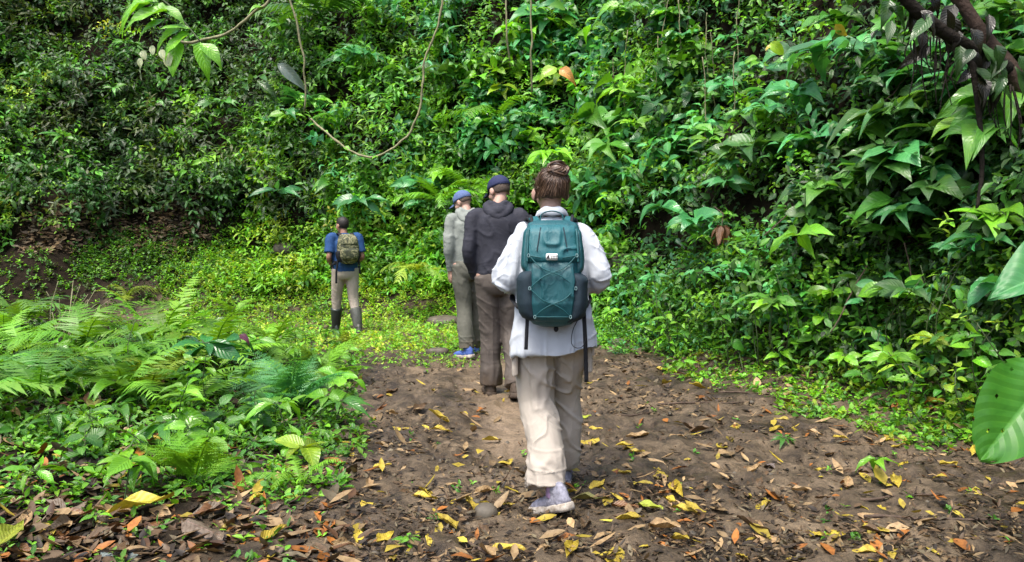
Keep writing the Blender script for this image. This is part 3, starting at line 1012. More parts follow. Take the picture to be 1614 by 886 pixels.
# single ones that stand out
SP = [
    (1250, 372, .75, .5, 'large star shaped whorl of pointed green leaves at the centre of the bank', OV, 6, .34, G_BRIGHT, dict(whorl=True, petiole=.1)),
    (1090, 345, .6, .5, 'bluish heart shaped leaves above the leafy bank beside the white shirt', HE, 8, .27, G_BLUE * 1.25, dict(whorl=True, petiole=.3)),
    (1035, 325, .5, .4, 'cluster of large bluish leaves just beyond the white shirted hiker', HE, 6, .25, G_BLUE * 1.1, dict(whorl=True)),
    (1360, 195, .7, .6, 'broad bright heart leaves under the dark leaning trunk', HE, 9, .26, G_MID * 1.3, dict()),
    (1530, 190, .55, .6, 'big pale green heart leaf plant near the frame edge below the leaning trunk', HE, 7, .3, G_BRIGHT * .9, dict()),
    (1430, 330, .6, .5, 'dark ridged leaves hanging in a whorl over the shaded hollow', OV, 8, .27, G_BLUE * .9, dict(whorl=True, petiole=.1)),
    (1585, 330, .4, .5, 'pair of long bright leaves at the frame edge above the giant leaf', OV, 6, .28, G_BRIGHT, dict()),
    (1450, 580, .3, .2, 'plant with two yellow leaves full of holes at the edge of the trail', OVH, 7, .17, G_BRIGHT, dict(accents=[G_YEL * 1.5, G_YEL * 1.4])),
    (1400, 555, .35, .25, 'low whorl of bright pointed leaves on the trail side of the bank', OV, 8, .2, G_BRIGHT, dict(whorl=True, petiole=.1)),
    (1540, 510, .4, .3, 'plant with one large light leaf over dark ridged leaves in the corner of the bank', OV, 9, .19, G_MID, dict(accents=[G_BRIGHT * 1.3])),
    (1235, 75, .55, .5, 'plant with a pale round leaf and a yellow leaf high on the bank', RO, 7, .22, G_BLUE * 1.2, dict(accents=[(.2, .36, .22), D_YEL * 1.1, G_YEL * 1.3])),
    (1330, 45, .55, .5, 'high plant with one leaf turning yellow beside pale broad leaves', HE, 7, .17, G_BLUE * 1.3, dict(accents=[D_YEL * .75])),
    (1110, 225, .5, .4, 'upright narrow leaves standing bright against the dark hollow', LA, 8, .3, G_BRIGHT, dict(droop=-.3)),
    (1125, 250, .45, .35, 'yellowish drooping leaf pair beside the upright narrow leaves', OV, 5, .26, G_YEL * .9, dict()),
]
for px, py, re_, li, lab, pr, nl, sz, col, kw in SP:
    bank_plant(px, py, re_, li, lab, pr, nl, sz, col, **kw)

GROUPS = [
    # region, count, protos, leaves, size, colours, reach, label, group
    ((990, 1230, 0, 230), 26, OV + RO, (7, 12), .15, [G_MID, G_BRIGHT, G_BLUE * 1.2], (.3, .7), 'small oval leaves', 'oval leaved climbers on the upper bank'),
    ((1190, 1610, 0, 150), 24, HE + OV, (6, 10), .22, [G_BLUE, G_MID, G_BLUE * .8], (.3, .7), 'broad leaves', 'broad leaved plants high on the bank'),
    ((1120, 1610, 130, 330), 40, OV + HE, (7, 12), .23, [G_BLUE, G_MID, G_MID * 1.3, G_DARK * 1.5], (.3, .8), 'broad ridged leaves', 'broad leaved plants on the middle of the bank'),
    ((950, 1180, 240, 440), 28, OV, (8, 13), .15, [G_BRIGHT, G_MID, G_BLUE * 1.1], (.25, .6), 'medium oval leaves', 'shrub shoots beside the white shirted hiker'),
    ((1180, 1610, 320, 500), 24, OV + RO, (6, 10), .16, [G_MID, G_DARK * 1.4, G_BRIGHT, G_BLUE], (.2, .5), 'shaded oval leaves', 'oval leaved plants in the lower bank'),
    ((950, 1250, 430, 520), 18, OV, (7, 11), .11, [G_BRIGHT, G_MID], (.12, .3), 'low bushy leaves', 'low plants at the foot of the bank'),
    ((1280, 1610, 500, 640), 22, OV + RO, (6, 10), .105, [G_BRIGHT, G_BRIGHT, G_YEL * .8, G_MID], (.08, .25), 'small low leaves', 'low plants edging the trail'),
]
for (x0, x1, y0, y1), cnt, pr, nlr, sz, cols, reach, lab, grp in GROUPS:
    for k in range(cnt):
        px, py = rng.uniform(x0, x1), rng.uniform(y0, y1); c = cols[int(rng.integers(len(cols)))]; wh = rng.random() < .35
        bank_plant(px, py, rng.uniform(*reach), rng.uniform(.2, .5), tone(c) + (' whorl of ' if wh else ' shoot of ') + lab + ' ' + where(px, py), pr, int(rng.integers(*nlr)), sz * rng.uniform(.8, 1.45), c * 1.15, grp, whorl=wh, start=.2)

# far bank: scattered larger leaves
FARP = [
    (455, 115, .8, .6, 'dark aroid with long grey green leaves in the hollow under the tree fern', LA + OV, 7, .75, G_DARK * 1.7, dict(stem_r=.012, accents=[(.13, .17, .15)])),
    (690, 105, .7, .5, 'aroid with rounded dark leaves beside the looping liana', HE, 6, .5, G_DARK * 1.8, dict(stem_r=.01)),
    (830, 45, .7, .5, 'plant with one huge flat pale leaf at the top of the bank', HE, 5, .62, G_BRIGHT, dict(stem_r=.012)),
    (872, 20, .7, .5, 'large hanging bluish leaf at the top of the bank', HE, 4, .7, G_BLUE * 1.4, dict(stem_r=.012, droop=.9)),
    (885, 118, .8, .5, 'plant with an orange leaf and a light yellow green leaf', HE, 6, .42, G_YEL * .8, dict(stem_r=.01, accents=[(.62, .30, .10), G_YEL * 1.1])),
    (790, 130, .7, .5, 'wide yellow green leaves near the orange leaf', HE, 7, .42, G_YEL * .75, dict(stem_r=.01)),
    (440, 300, .6, .4, 'dark fan of pointed leaves over the shaded hollow left of the hikers', LA, 9, .45, G_BLUE * .7, dict(whorl=True)),
    (350, 245, .6, .4, 'sprig of yellow green leaves lit against the dark bank', OV, 12, .2, G_BRIGHT * 1.2, dict()),
]
for px, py, re_, li, lab, pr, nl, sz, col, kw in FARP:
    bank_plant(px, py, re_, li, lab, pr, nl, sz, col, **kw)
for (x0, x1, y0, y1), cnt, pr, nlr, sz, cols, reach, lab, grp in [
    ((740, 1010, 0, 260), 34, HE + OV, (6, 11), .29, [G_MID, G_BLUE, G_BRIGHT], (.4, .9), 'broad hillside leaves', 'broad leaved shrubs on the hillside'),
    ((430, 740, 10, 330), 28, OV + LA + HE, (8, 14), .27, [G_MID, G_BRIGHT, G_BLUE], (.4, .9), 'hillside leaves', 'shrubs among the lianas'),
    ((30, 430, 10, 290), 24, OV + LA, (7, 12), .26, [G_DARK * 1.5, G_MID], (.3, .8), 'shaded hillside leaves', 'dark shrubs on the far hillside'),  # shade over the far left hillside put into darker greens
]:
    for k in range(cnt):
        px, py = rng.uniform(x0, x1), rng.uniform(y0, y1); c = cols[int(rng.integers(len(cols)))]; wh = rng.random() < .3
        bank_plant(px, py, rng.uniform(*reach), rng.uniform(.2, .5), tone(c) + (' whorl of ' if wh else ' shoot of ') + lab + ' ' + where(px, py), pr, int(rng.integers(*nlr)), sz * rng.uniform(.8, 1.45), c * 1.15, grp, whorl=wh, start=.2)


def far_fern(px, py, lab, meshes, nf, size, col, yaw=-PI / 2, spread=3.6, off=.35, lift=.2, name='fern'):
    p = at(px, py, front(px, py) - .3)
    return fern(lab, p, meshes, nf, size, col, yaw=yaw, spread=spread, pitch=(.1, .7), name=name)


far_fern(505, 25, 'dark tree fern with arching fronds at the top of the hillside', FRW, 9, 1.5, G_MID * .8, name='tree_fern')
far_fern(570, 5, 'tree fern crown spreading beside the liana', FRW, 7, 1.3, G_MID, name='tree_fern')
far_fern(785, 185, 'light green fern arching on the bank above the walkers', FR, 6, .95, G_BRIGHT)
far_fern(695, 318, 'bright fern spreading behind the grey hooded hiker', FRW, 7, .85, G_BRIGHT * 1.1)
far_fern(745, 300, 'fern fronds rising between the two men in caps', FRW, 5, .8, G_BRIGHT)
far_fern(655, 430, 'yellow green fern growing low between the guide and the grey hooded hiker', FRW, 7, .7, G_YEL * .8)
far_fern(480, 165, 'feathery fern hanging beside the straight liana', FRL, 6, .7, G_BLUE)

# ------------------------------------------------------------------ ferns and young plants on the near side
NF = [
    (255, 560, FR, 9, .95, G_BRIGHT, 'tall bright fern in the middle of the left bank'),
    (130, 570, FR, 8, .85, G_BRIGHT * .9, 'fern with upright frond at the back of the left bank'),
    (340, 590, FR, 8, .85, G_BRIGHT, 'spreading fern beside the glossy dark leaves'),
    (430, 560, FR, 8, .8, G_BRIGHT * 1.1, 'fern reaching towards the grassy clearing'),
    (60, 640, FR, 8, .8, G_MID * 1.2, 'fern drooping over brown leaves at the frame edge'),
    (190, 640, FR, 8, .75, G_BRIGHT, 'low fern between young plants on the left bank'),
    (30, 520, FRW, 7, .95, G_MID * 1.2, 'coarse fern with wide leaflets at the far edge of the frame'),
    (460, 650, FRL, 9, .62, np.array((.06, .26, .085)), 'large lacy blue green fern at the edge of the trail'),
    (510, 600, FRL, 8, .55, G_BRIGHT, 'lacy pale fern behind the blue green one'),
    (310, 770, FRL, 6, .42, G_BRIGHT, 'small lacy fern arching over the leaf litter'),
    (475, 780, FR, 5, .36, G_BRIGHT * 1.2, 'small yellow green fern lowest beside the trail'),
    (300, 650, FR, 7, .6, G_BRIGHT * .9, 'fern with hanging leaflets in front of the glossy leaves'),
    (550, 560, FR, 6, .5, G_YEL * .8, 'small fern at the end of the bank next to the guide'),
    (370, 500, FRW, 7, .7, G_BRIGHT, 'fern at the back of the bank below the boulder'),
    (200, 480, FR, 7, .8, G_YEL * .75, 'yellowish fern behind the dry stalks'),
]
for px, py, ms, nf, sz, col, lab in NF:
    fern(lab, gpt(px, py, .01), ms, nf, sz * .92, col * np.array([.95, .85, .7]), pitch=(.3, 1.1))
for k in range(16):
    px, py = rng.uniform(-20, 470), rng.uniform(500, 640); c = (G_BRIGHT, G_MID, G_YEL * .7)[k % 3]
    fern(tone(c) + ' fern filling the left bank ' + where(px, py - 40), gpt(px, py, .01), FR + FRW, int(rng.integers(5, 8)), rng.uniform(.4, .65), c, 'filler ferns on the left bank', pitch=(.3, 1.0))

YP = [
    (195, 800, .26, OV, 7, .19, G_BRIGHT * 1.15, 'seedling with a star of light leaves above the yellow fallen leaf', dict(whorl=True, petiole=.05)),
    (290, 690, .34, OV, 9, .2, G_BRIGHT, 'young plant with broad upright leaves in the middle of the left bank', dict(petiole=.1)),
    (335, 660, .42, OV, 8, .2, G_BRIGHT, 'young plant with folded light leaves beside the purple backed leaf', dict(petiole=.1)),
    (455, 690, .25, OV, 7, .16, G_BRIGHT * 1.1, 'light green sapling in front of the lacy fern', dict(whorl=True)),
    (530, 635, .22, RO, 6, .14, G_BRIGHT * 1.2, 'rounded light leaves at the corner of the bank by the trail', dict(whorl=True)),
    (480, 735, .14, RO, 6, .17, G_YEL, 'yellow green rosette of broad leaves beside the trail', dict(whorl=True, petiole=.05)),
    (40, 790, .14, OV, 6, .13, G_BRIGHT, 'low seedling at the frame edge above the fallen leaves', dict(whorl=True)),
    (140, 705, .2, OV, 8, .13, G_BRIGHT, 'small bushy plant between brown leaves at the frame edge', dict()),
    (225, 610, .5, LA, 9, .26, G_BRIGHT * .9, 'long leaved plant standing among the ferns', dict(petiole=.1)),
    (385, 610, .4, HE, 5, .16, G_BLUE, 'small aroid with one purple backed leaf', dict(accents=[(.16, .05, .09)])),
    (150, 840, .07, OV, 5, .06, G_BRIGHT, 'tiny seedling among the brown leaves', dict(whorl=True)),
    (1398, 770, .15, OV, 4, .10, G_BRIGHT * 1.1, 'single seedling with four glossy leaves in the bare mud', dict(whorl=True, petiole=.15)),
    (1235, 715, .07, LA, 12, .08, G_MID, 'tuft of narrow green leaves in the mud', dict(whorl=True, droop=-.2)),
    (1275, 660, .1, OV, 5, .09, G_MID, 'drooping seedling at the edge of the mud', dict()),
    (1075, 590, .12, OV, 8, .1, G_BRIGHT, 'small bushy weed at the back of the bare mud', dict(whorl=True)),
    (640, 870, .06, OV, 9, .055, G_BRIGHT, 'small weed patch at the bottom of the trail', dict()),
]
for px, py, h, pr, nl, sz, col, lab, kw in YP:
    r0 = gpt(px, py)
    plant('young_plant', lab, 'plant', r0, r0 + np.array([rng.normal(0, .03), rng.normal(0, .03), h]), pr, nl, sz, col * .85, out=(0, -.3, 0), stem_r=.0045, **kw)
# glossy dark plant in the ferns
r0 = gpt(330, 610)
plant('glossy_plant', 'dark glossy leaves hanging in a fan among the ferns', 'plant', r0, r0 + np.array([-.05, 0, .36]), OV, 8, .27, np.array((.03, .15, .03)), out=(0, -.3, 0), whorl=True, petiole=.1, stem_r=.008)
for k in range(72):
    px, py = rng.uniform(-10, 560), 550 + 225 * rng.random() ** 1.5
    if px > 555 - max(0, py - 640) * .15: px -= 220
    r0 = gpt(px, py)
    c = (G_BRIGHT, G_BRIGHT * 1.15, G_MID)[k % 3]
    plant('young_plant', tone(c).replace('bright ', 'light ') + ' plant with ' + ('oval', 'oval', 'narrow', 'rounded')[k % 4] + ' leaves ' + where(px, py - 20), 'plant', r0, r0 + np.array([rng.normal(0, .04), rng.normal(0, .04), rng.uniform(.12, .32) * (1 - .5 * (py - 550) / 265)]), (OV, OV, LA, RO)[k % 4], int(rng.integers(5, 10)), rng.uniform(.1, .19), c * .78, 'young plants among the ferns', out=(0, -.3, 0), stem_r=.004, whorl=rng.random() < .4, petiole=.1)

for k in range(6):
    px, py = rng.uniform(-360, -40), rng.uniform(520, 720)
    fern('fern at the far left end of the bank, partly outside the view', gpt(px, py, .01), FR + FRW, 7, rng.uniform(.5, .8), G_BRIGHT * .8, 'ferns at the end of the bank', pitch=(.3, 1.0))

# giant leaves at the frame's edge
def giant(label, px, py, Yd, tipx, tipy, Ytip, size, me, nrm, col):
    b = at(px, py, Yd); tip = at(tipx, tipy, Ytip)
    root = down(b + np.array([.35, .25, 0]))
    e = empty('giant_leaf_plant', root); tag(e, label, 'plant')
    lb = b - root
    tube_obj('stem', [tube(spline([(0, 0, 0), lb * .55 + np.array([.06, .03, .1]), lb], 6), [.012, .007], 6)], M['stem'], e)
    put_leaf(me, e, lb, tip - b, np.asarray(nrm, float), size, col)
    return e


giant('giant glossy green leaf with small holes low at the frame edge', 1660, 585, 3.0, 1540, 733, 2.85, .43, GIANT[0], (-.35, -.85, .42), np.array((.05, .20, .02)))
giant('giant pale green leaf cut by the frame edge beside the dark hollow', 1690, 425, 3.2, 1555, 445, 3.1, .36, GIANT[1], (-.2, -.6, .75), G_BLUE * 1.05)

# withered hanging leaf
p = hit1(1190, 400); n = gnormal(p[0], p[1])
e = empty('withered_leaf', p + n * .45); tag(e, 'withered brown leaf bundle hanging under the star shaped whorl', 'dead leaf')
for k in range(6):
    a = k * 1.05
    put_leaf(DEAD[k % 8], e, (.03 * math.cos(a), .03 * math.sin(a), .1), (math.cos(a) * .35, math.sin(a) * .35, -1), (math.cos(a), math.sin(a), .3), rng.uniform(.17, .24), D_RED * 1.0)
tube_obj('stem', [tube([(0, 0, .1), (.05, .15, .22), (.02, .4, .3)], .005, 5)], M['twig'], e)

# ------------------------------------------------------------------ lianas
def liana(label, pix, r, leaves=0, col=G_BRIGHT, mat='liana'):
    pts = spline(np.array([at(x, y, d) for x, y, d in pix]), 8)
    pts = pts + 0.03 * np.stack([fbm(pts * 5, 2, 1), fbm(pts * 6, 2, 2), fbm(pts * 6, 2, 3)], -1)
    e = empty('liana', pts[-1]); tag(e, label, 'liana')
    tube_obj('stem', [tube(pts - pts[-1], r * (1 + .5 * fbm(pts * 7, 2, 6)), 7)], M[mat], e)
    for k in range(leaves):
        p = pts[int(rng.integers(len(pts)))] - pts[-1]
        a = rng.random() * 6.28
        put_leaf(OV[k % 4], e, p, (math.cos(a), math.sin(a) - .4, -.3), (0, -.5, .8), rng.uniform(.09, .16), col * rng.uniform(.7, 1.3))
    return e


liana('long looping liana hanging in a deep curve above the guide', [(702, -60, 12.2), (697, 0, 12.2), (684, 60, 12.2), (668, 98, 12.2), (666, 140, 12.2), (655, 190, 12.2), (630, 226, 12.2), (590, 247, 12.2), (555, 240, 12.3), (520, 213, 12.5), (490, 188, 12.9)], .016, 5)
liana('straight pale liana hanging beside the tree fern', [(448, -50, 12.6), (458, 0, 12.6), (472, 55, 12.6), (480, 110, 12.6), (481, 175, 12.7)], .015, 4)
liana('thin liana dropping past the huge flat leaf', [(797, -40, 10.5), (798, 30, 10.5), (800, 70, 10.5), (802, 105, 10.6)], .012, 3)
liana('second thin liana with a knotted top next to the huge flat leaf', [(836, -40, 10.4), (836, 20, 10.4), (838, 80, 10.4), (837, 145, 10.5)], .012, 3)
liana('curved branch crossing the sky gap near the flowering sprig', [(430, -10, 7.5), (410, 14, 7.5), (378, 38, 7.5), (345, 55, 7.5), (305, 66, 7.4), (270, 62, 7.3)], .013, 2)
for k in range(16):
    px = rng.uniform(960, 1180); y0 = rng.uniform(-40, 160); y1 = y0 + rng.uniform(100, 220)
    dd = hit1(px, min(y1, 330))[1] - rng.uniform(.3, .6)
    liana('thin vertical vine ' + where(px, y1), [(px, y0, dd), (px + rng.normal(0, 5), (y0 + y1) / 2, dd), (px + rng.normal(0, 7), y1, dd)], .006, int(rng.integers(2, 6)), G_MID)['group'] = 'thin vines on the bank'
for k in range(10):
    px = rng.uniform(1180, 1600); y0 = rng.uniform(60, 420)
    b0 = hit1(px, y0); dd = b0[1] - rng.uniform(.2, .5); a = rng.normal(0, .6)
    liana('dead stick leaning among the bank leaves ' + where(px, y0), [(px, y0, dd), (px + 60 * math.sin(a), y0 + 50, dd - .05), (px + 130 * math.sin(a), y0 + 110, dd - .1)], .006, 0, mat='twig')['group'] = 'dead sticks in the bank'

# flowering sprig hanging into the frame
b = at(225, -30, 6.6)
e = empty('overhanging_branch', b); tag(e, 'overhanging sprig with bright leaves and pale hanging flowers', 'branch')
end = at(318, 68, 6.5) - b
sp_pts = spline([np.array([-.25, .6, .5]), np.zeros(3), end * .5 + np.array([0, 0, .03]), end], 6)
tube_obj('stem', [tube(sp_pts, [.014, .006], 6)], M['stem'], e)
for (lx, ly, tx, ty, sz) in [(268, 20, 235, 12, .30), (262, 30, 195, 62, .28), (285, 45, 232, 70, .26), (300, 55, 268, 62, .24), (300, 45, 262, 38, .22), (318, 68, 352, 98, .26), (315, 66, 325, 112, .3), (280, 62, 265, 118, .3), (250, 5, 130, 5, .35), (240, 0, 172, 20, .33), (255, 10, 300, 35, .25)]:
    l0 = at(lx, ly, 6.5); l1 = at(tx, ty, 6.4)
    put_leaf(OV[int(rng.integers(4))], e, l0 - b, l1 - l0, (0, -.55, .8), sz, G_BRIGHT * rng.uniform(.8, 1.4))
for (fx, fy) in [(240, 72), (255, 78), (266, 84), (222, 92), (225, 80)]:
    f0 = at(fx, fy, 6.45) - b
    put_leaf(RO[fx % 3], e, f0, (rng.normal(0, .2), -.2, -1), (0, -1, .2), rng.uniform(.07, .11), (.55, .6, .36), 'flower')

# ------------------------------------------------------------------ leaning tree in the upper corner
base = down(np.array([4.9, 5.4, 0]))
e = empty('leaning_tree', base); tag(e, 'dark mossy trunk leaning across the upper corner with roots hanging down', 'tree')
tp = [at(1760, 300, 5.6), at(1640, 170, 5.7), at(1560, 70, 5.8), at(1500, -20, 5.9), at(1440, -110, 6.0)]
tp = [base - np.array([0, 0, .3])] + tp
tpts = spline([t - base for t in tp], 7)
rr = np.interp(np.linspace(0, 1, len(tpts)), [0, .3, .6, 1], [.12, .065, .055, .045]) * (1 + .35 * fbm(tpts * 5, 2, 8))
tube_obj('trunk', [tube(tpts, rr, 12)], M['barkr'], e)
b1 = spline([at(1590, 110, 5.75) - base, at(1535, 80, 5.6) - base, at(1460, 30, 5.5) - base, at(1400, -30, 5.45) - base], 6)
tube_obj('branch', [tube(b1, [.055, .045, .035], 10)], M['bark'], e)
b2 = spline([at(1530, 90, 5.6) - base, at(1540, 150, 5.55) - base, at(1548, 260, 5.55) - base, at(1540, 330, 5.5) - base], 6)
tube_obj('branch', [tube(b2, [.028, .018, .012], 8)], M['bark'], e)
for k in range(26):
    x0 = rng.uniform(1430, 1600); y0 = 40 + (x0 - 1430) * .55 + rng.normal(0, 15); l = rng.uniform(40, 130)
    r_ = spline([at(x0, y0, 5.6) - base, at(x0 + rng.normal(0, 8), y0 + l * .5, 5.55) - base, at(x0 + rng.normal(0, 14), y0 + l, 5.55) - base], 5)
    tube_obj('hanging_root', [tube(r_, [.007, .003], 5)], M['bark'], e)
for k in range(22):
    x0 = rng.uniform(1400, 1610); y0 = 10 + (x0 - 1400) * .5 + rng.normal(0, 25)
    put_leaf((OV + LA)[int(rng.integers(7))], e, at(x0, y0, rng.uniform(5.3, 5.6)) - base, (rng.normal(0, .7), -.4, -.8), (0, -.6, .6), rng.uniform(.12, .25), G_DARK * rng.uniform(.5, 1.3))

# ------------------------------------------------------------------ stones
def stone(label, p, sx, sy, sz, seed, sink=.35, rz=0.0):
    bm = bmesh.new(); bmesh.ops.create_icosphere(bm, subdivisions=3, radius=1)
    V = np.array([v.co[:] for v in bm.verts]); Fc = [[v.index for v in f.verts] for f in bm.faces]; bm.free()
    V = V * (1 + .28 * fbm(V * 1.1 + seed, 3, seed)[:, None])
    V = np.sign(V) * np.abs(V) ** .8 * np.array([sx, sy, sz])
    o = link('stone', mesh_np('stone', V, Fc, M['stone']))
    o.location = p + np.array([0, 0, sz * (1 - sink * 2)]); o.rotation_euler = (0, 0, rz)
    return tag(o, label, 'stone')


stone('rounded grey stone half sunk in the mud behind the trailing shoe', gpt(765, 818), .062, .05, .05, 3, .3)
p = hit1(452, 405); stone('flat topped boulder in the greenery behind the guide', p + np.array([0, -.1, .02]), .22, .2, .13, 5, .2)
stone('pale flat rock on the grass behind the blue shoe', gpt(700, 512), .26, .22, .10, 9, .3)
p = hit1(985, 425); stone('brown boulder half hidden by leaves beside the white sleeve', p + gnormal(p[0], p[1]) * .05, .28, .2, .13, 11, .3)
stone('dark clod of earth at the end of the bare mud', gpt(690, 560), .12, .09, .06, 13, .3)
stone('small dark stone at the foot of the bank', gpt(975, 545), .09, .07, .05, 17, .3)

V_, F_ = [], []
for k in range(70):
    g = gpt(rng.uniform(540, 1560), rng.uniform(570, 886)); s_ = rng.uniform(.006, .02)
    v, f = tube(g + np.array([0, 0, s_ * .5]) + np.array([(0, 0, -1), (0, 0, -.5), (0, 0, .4), (0, 0, .9)]) * s_, np.array([.2, .95, 1, .35]) * s_ * rng.uniform(.9, 1.6), 7)
    V_ += list(np.array(v) * 1.0) ; F_ += [tuple(i + len(V_) - len(v) for i in q_) for q_ in f]
pb = link('pebbles', mesh_np('pebbles', V_, F_, M['stone'])); tag(pb, 'small muddy pebbles trodden into the trail', 'pebbles', kind='stuff')

# ------------------------------------------------------------------ fallen leaves and twigs
def fallen(px, py, L_, yaw, col, label, group=None, proto=None, tilt=None, lift=.012):
    g = gpt(px, py)
    me = DEAD[int(rng.integers(8))] if proto is None else DEAD[proto]
    n = gnormal(np.array(g[0]), np.array(g[1])) + (rng.normal(0, .16, 3) if tilt is None else np.asarray(tilt))
    a = math.radians(yaw)
    d = np.array([math.cos(a), math.sin(a), 0]); d = d - (d @ norm(n)) * norm(n)
    o = link('fallen_leaf', me)
    o.matrix_basis = frame_m(g - norm(d) * L_ * .5 + np.array([0, 0, lift + .01]), d, n, L_)
    o.color = (*[float(c) for c in col], 1)
    return tag(o, label, 'fallen leaf', group)


YE, TA, BR, GB, OR, RD, YG, DK = D_YEL * 1.1, D_TAN * 1.5, D_BROWN * 1.2, np.array((.16, .125, .09)), D_ORG, D_RED * 1.4, np.array((.27, .33, .03)), D_DARK * 1.6
FL = [
    (222, 820, .30, 15, YE * .9 + np.array([0, .05, 0]), 'largest yellow leaf lying on the litter below the seedling', 0), (165, 828, .12, 200, YE, 'yellow leaf touching the stalk of the largest yellow leaf', 2),
    (325, 856, .24, -25, GB, 'large grey brown leaf lying flat at the bottom of the frame', 2), (18, 868, .22, 100, YG * .8, 'yellow green leaf in the bottom corner', 0),
    (65, 868, .2, 60, np.array((.06, .065, .08)), 'wet slate coloured leaf in the bottom corner', 2), (190, 884, .16, 10, np.array((.22, .28, .27)), 'pale bluish leaf underside at the bottom of the frame', 2),
    (205, 690, .19, 20, TA, 'curled tan leaf lying among the young plants', 1), (112, 826, .19, 10, RD, 'reddish brown leaf beside the largest yellow leaf', 0),
    (160, 858, .17, 30, BR, 'half brown half olive leaf in front of the largest yellow leaf', 0), (150, 655, .22, 115, np.array((.12, .13, .03)), 'olive decaying leaf standing among the plants', 0),
    (565, 862, .12, 95, YE * 1.2, 'bright yellow leaf near the bottom centre of the trail', 0), (607, 864, .13, 65, YE, 'yellow leaf standing beside the small weed patch', 0),
    (602, 745, .11, 20, YE, 'yellow leaf with an upturned tip on the left of the trail', 0), (632, 681, .12, -20, YE, 'yellow leaf in the mud level with the walking woman', 2),
    (696, 684, .15, 5, YE * .9, 'narrow yellow leaf near the worn strip of the trail', 1), (668, 792, .15, 5, YE * 1.1, 'bright yellow leaf left of the grey stone', 1),
    (587, 805, .12, -10, YE, 'wide yellow leaf at the left edge of the mud', 2), (712, 771, .08, 25, TA, 'small tan leaf above the grey stone', 1),
    (802, 878, .17, 0, YE, 'yellow leaf at the very bottom centre', 1), (1210, 858, .15, 20, TA * 1.3, 'broad pale tan leaf lying on bare mud', 2),
    (1025, 813, .14, -40, YG, 'yellow green leaf lying on the mud to the side of the shoe', 0), (1056, 799, .1, -60, YE, 'yellow leaf next to the yellow green leaf', 0),
    (984, 709, .11, 5, YE, 'yellow leaf at the upper end of a cluster behind the legs', 0), (1004, 722, .1, -30, YE * .9, 'yellow leaf in the middle of the cluster behind the legs', 0),
    (988, 746, .09, -60, TA, 'tan leaf at the lower end of the cluster behind the legs', 0), (922, 667, .11, 30, YG, 'yellow green leaf beside the rear trouser leg', 0),
    (938, 683, .1, 0, YE, 'yellow leaf just below the yellow green one by the trouser leg', 0), (1068, 695, .13, 10, TA, 'long tan leaf on the bare mud', 1),
    (1222, 831, .05, 80, YE * 1.3, 'tiny bright yellow leaf on the mud', 2), (712, 850, .06, 90, OR, 'small orange leaf near the bottom of the trail', 2),
    (928, 797, .17, 5, np.array((.15, .15, .05)), 'dull olive leaf beside the trailing shoe', 0), (985, 812, .14, -30, RD, 'reddish leaf pressed into the mud beside the trailing shoe', 0),
    (520, 840, .11, 80, OR * .8, 'orange leaf at the lower edge of the litter', 0), (545, 868, .13, 30, TA, 'tan leaf beside the orange leaf', 1),
    (430, 858, .15, 60, YE * .8, 'curled yellow tan leaf at the bottom of the litter', 3), (365, 845, .14, 10, YE * .7, 'yellow leaf behind the large grey brown leaf', 1),
    (405, 797, .1, 60, YE, 'yellow leaf standing in the litter below the ferns', 3), (460, 800, .13, -30, YG * .8, 'dull yellow leaf under the small lowest fern', 0),
    (1285, 688, .11, -25, TA * 1.2, 'tan leaf at the edge of the tuft in the mud', 1), (1325, 697, .11, 0, YE * .9, 'yellow leaf near the edge of the bank', 1),
    (1400, 703, .12, 5, YE * .8, 'yellow leaf furthest along the edge of the mud', 1), (1190, 752, .14, 40, TA, 'narrow tan leaf on edge in the mud', 3),
    (1215, 738, .13, 60, np.array((.2, .17, .16)), 'grey curled leaf in the middle of the mud', 2), (1500, 632, .2, 10, YE, 'big yellow leaf resting on the plants at the edge of the bank', 0),
    (1310, 617, .11, 10, OR * .8 + .05, 'pinkish orange leaf at the foot of the bank', 1), (1415, 645, .1, 0, OR * .7, 'orange brown leaf under the edging plants', 0),
    (1130, 588, .1, -20, TA, 'tan leaf beside the weed at the back of the mud', 0), (1018, 606, .11, 5, TA, 'tan leaf behind the rear trouser leg', 1),
    (1495, 740, .12, 10, YE * .8, 'yellow leaf under the giant glossy leaf', 0), (240, 665, .08, 30, OR, 'orange leaf stuck among the young plants', 2),
]
for px, py, L_, yaw, col, lab, pr in FL:
    fallen(px, py, L_, yaw, col, lab, proto=pr + (4 if rng.random() < .5 else 0), tilt=rng.normal(0, .1, 3), lift=.05 if L_ > .2 else .015)
for k in range(130):
    j = int(rng.integers(4)); px, py = rng.uniform(560, 1560), rng.uniform(575, 890)
    fallen(px, py, rng.uniform(.085, .175), rng.uniform(0, 360), (YE * .9, TA, BR, YE * .7)[j], 'small ' + ('yellow', 'tan', 'brown', 'dull yellow')[j] + ' fallen leaf ' + where(px, py), 'small fallen leaves on the trail')
for k in range(90):
    j = int(rng.integers(5)); px, py = rng.uniform(0, 560), 640 + 250 * rng.random() ** .7
    fallen(px, py, rng.uniform(.08, .18), rng.uniform(0, 360), (BR, DK, GB, RD, TA)[j], ('brown', 'blackened', 'grey brown', 'red brown', 'tan')[j] + ' dead leaf in the litter ' + where(px, py), 'dead leaves in the litter', tilt=rng.normal(0, .2, 3))

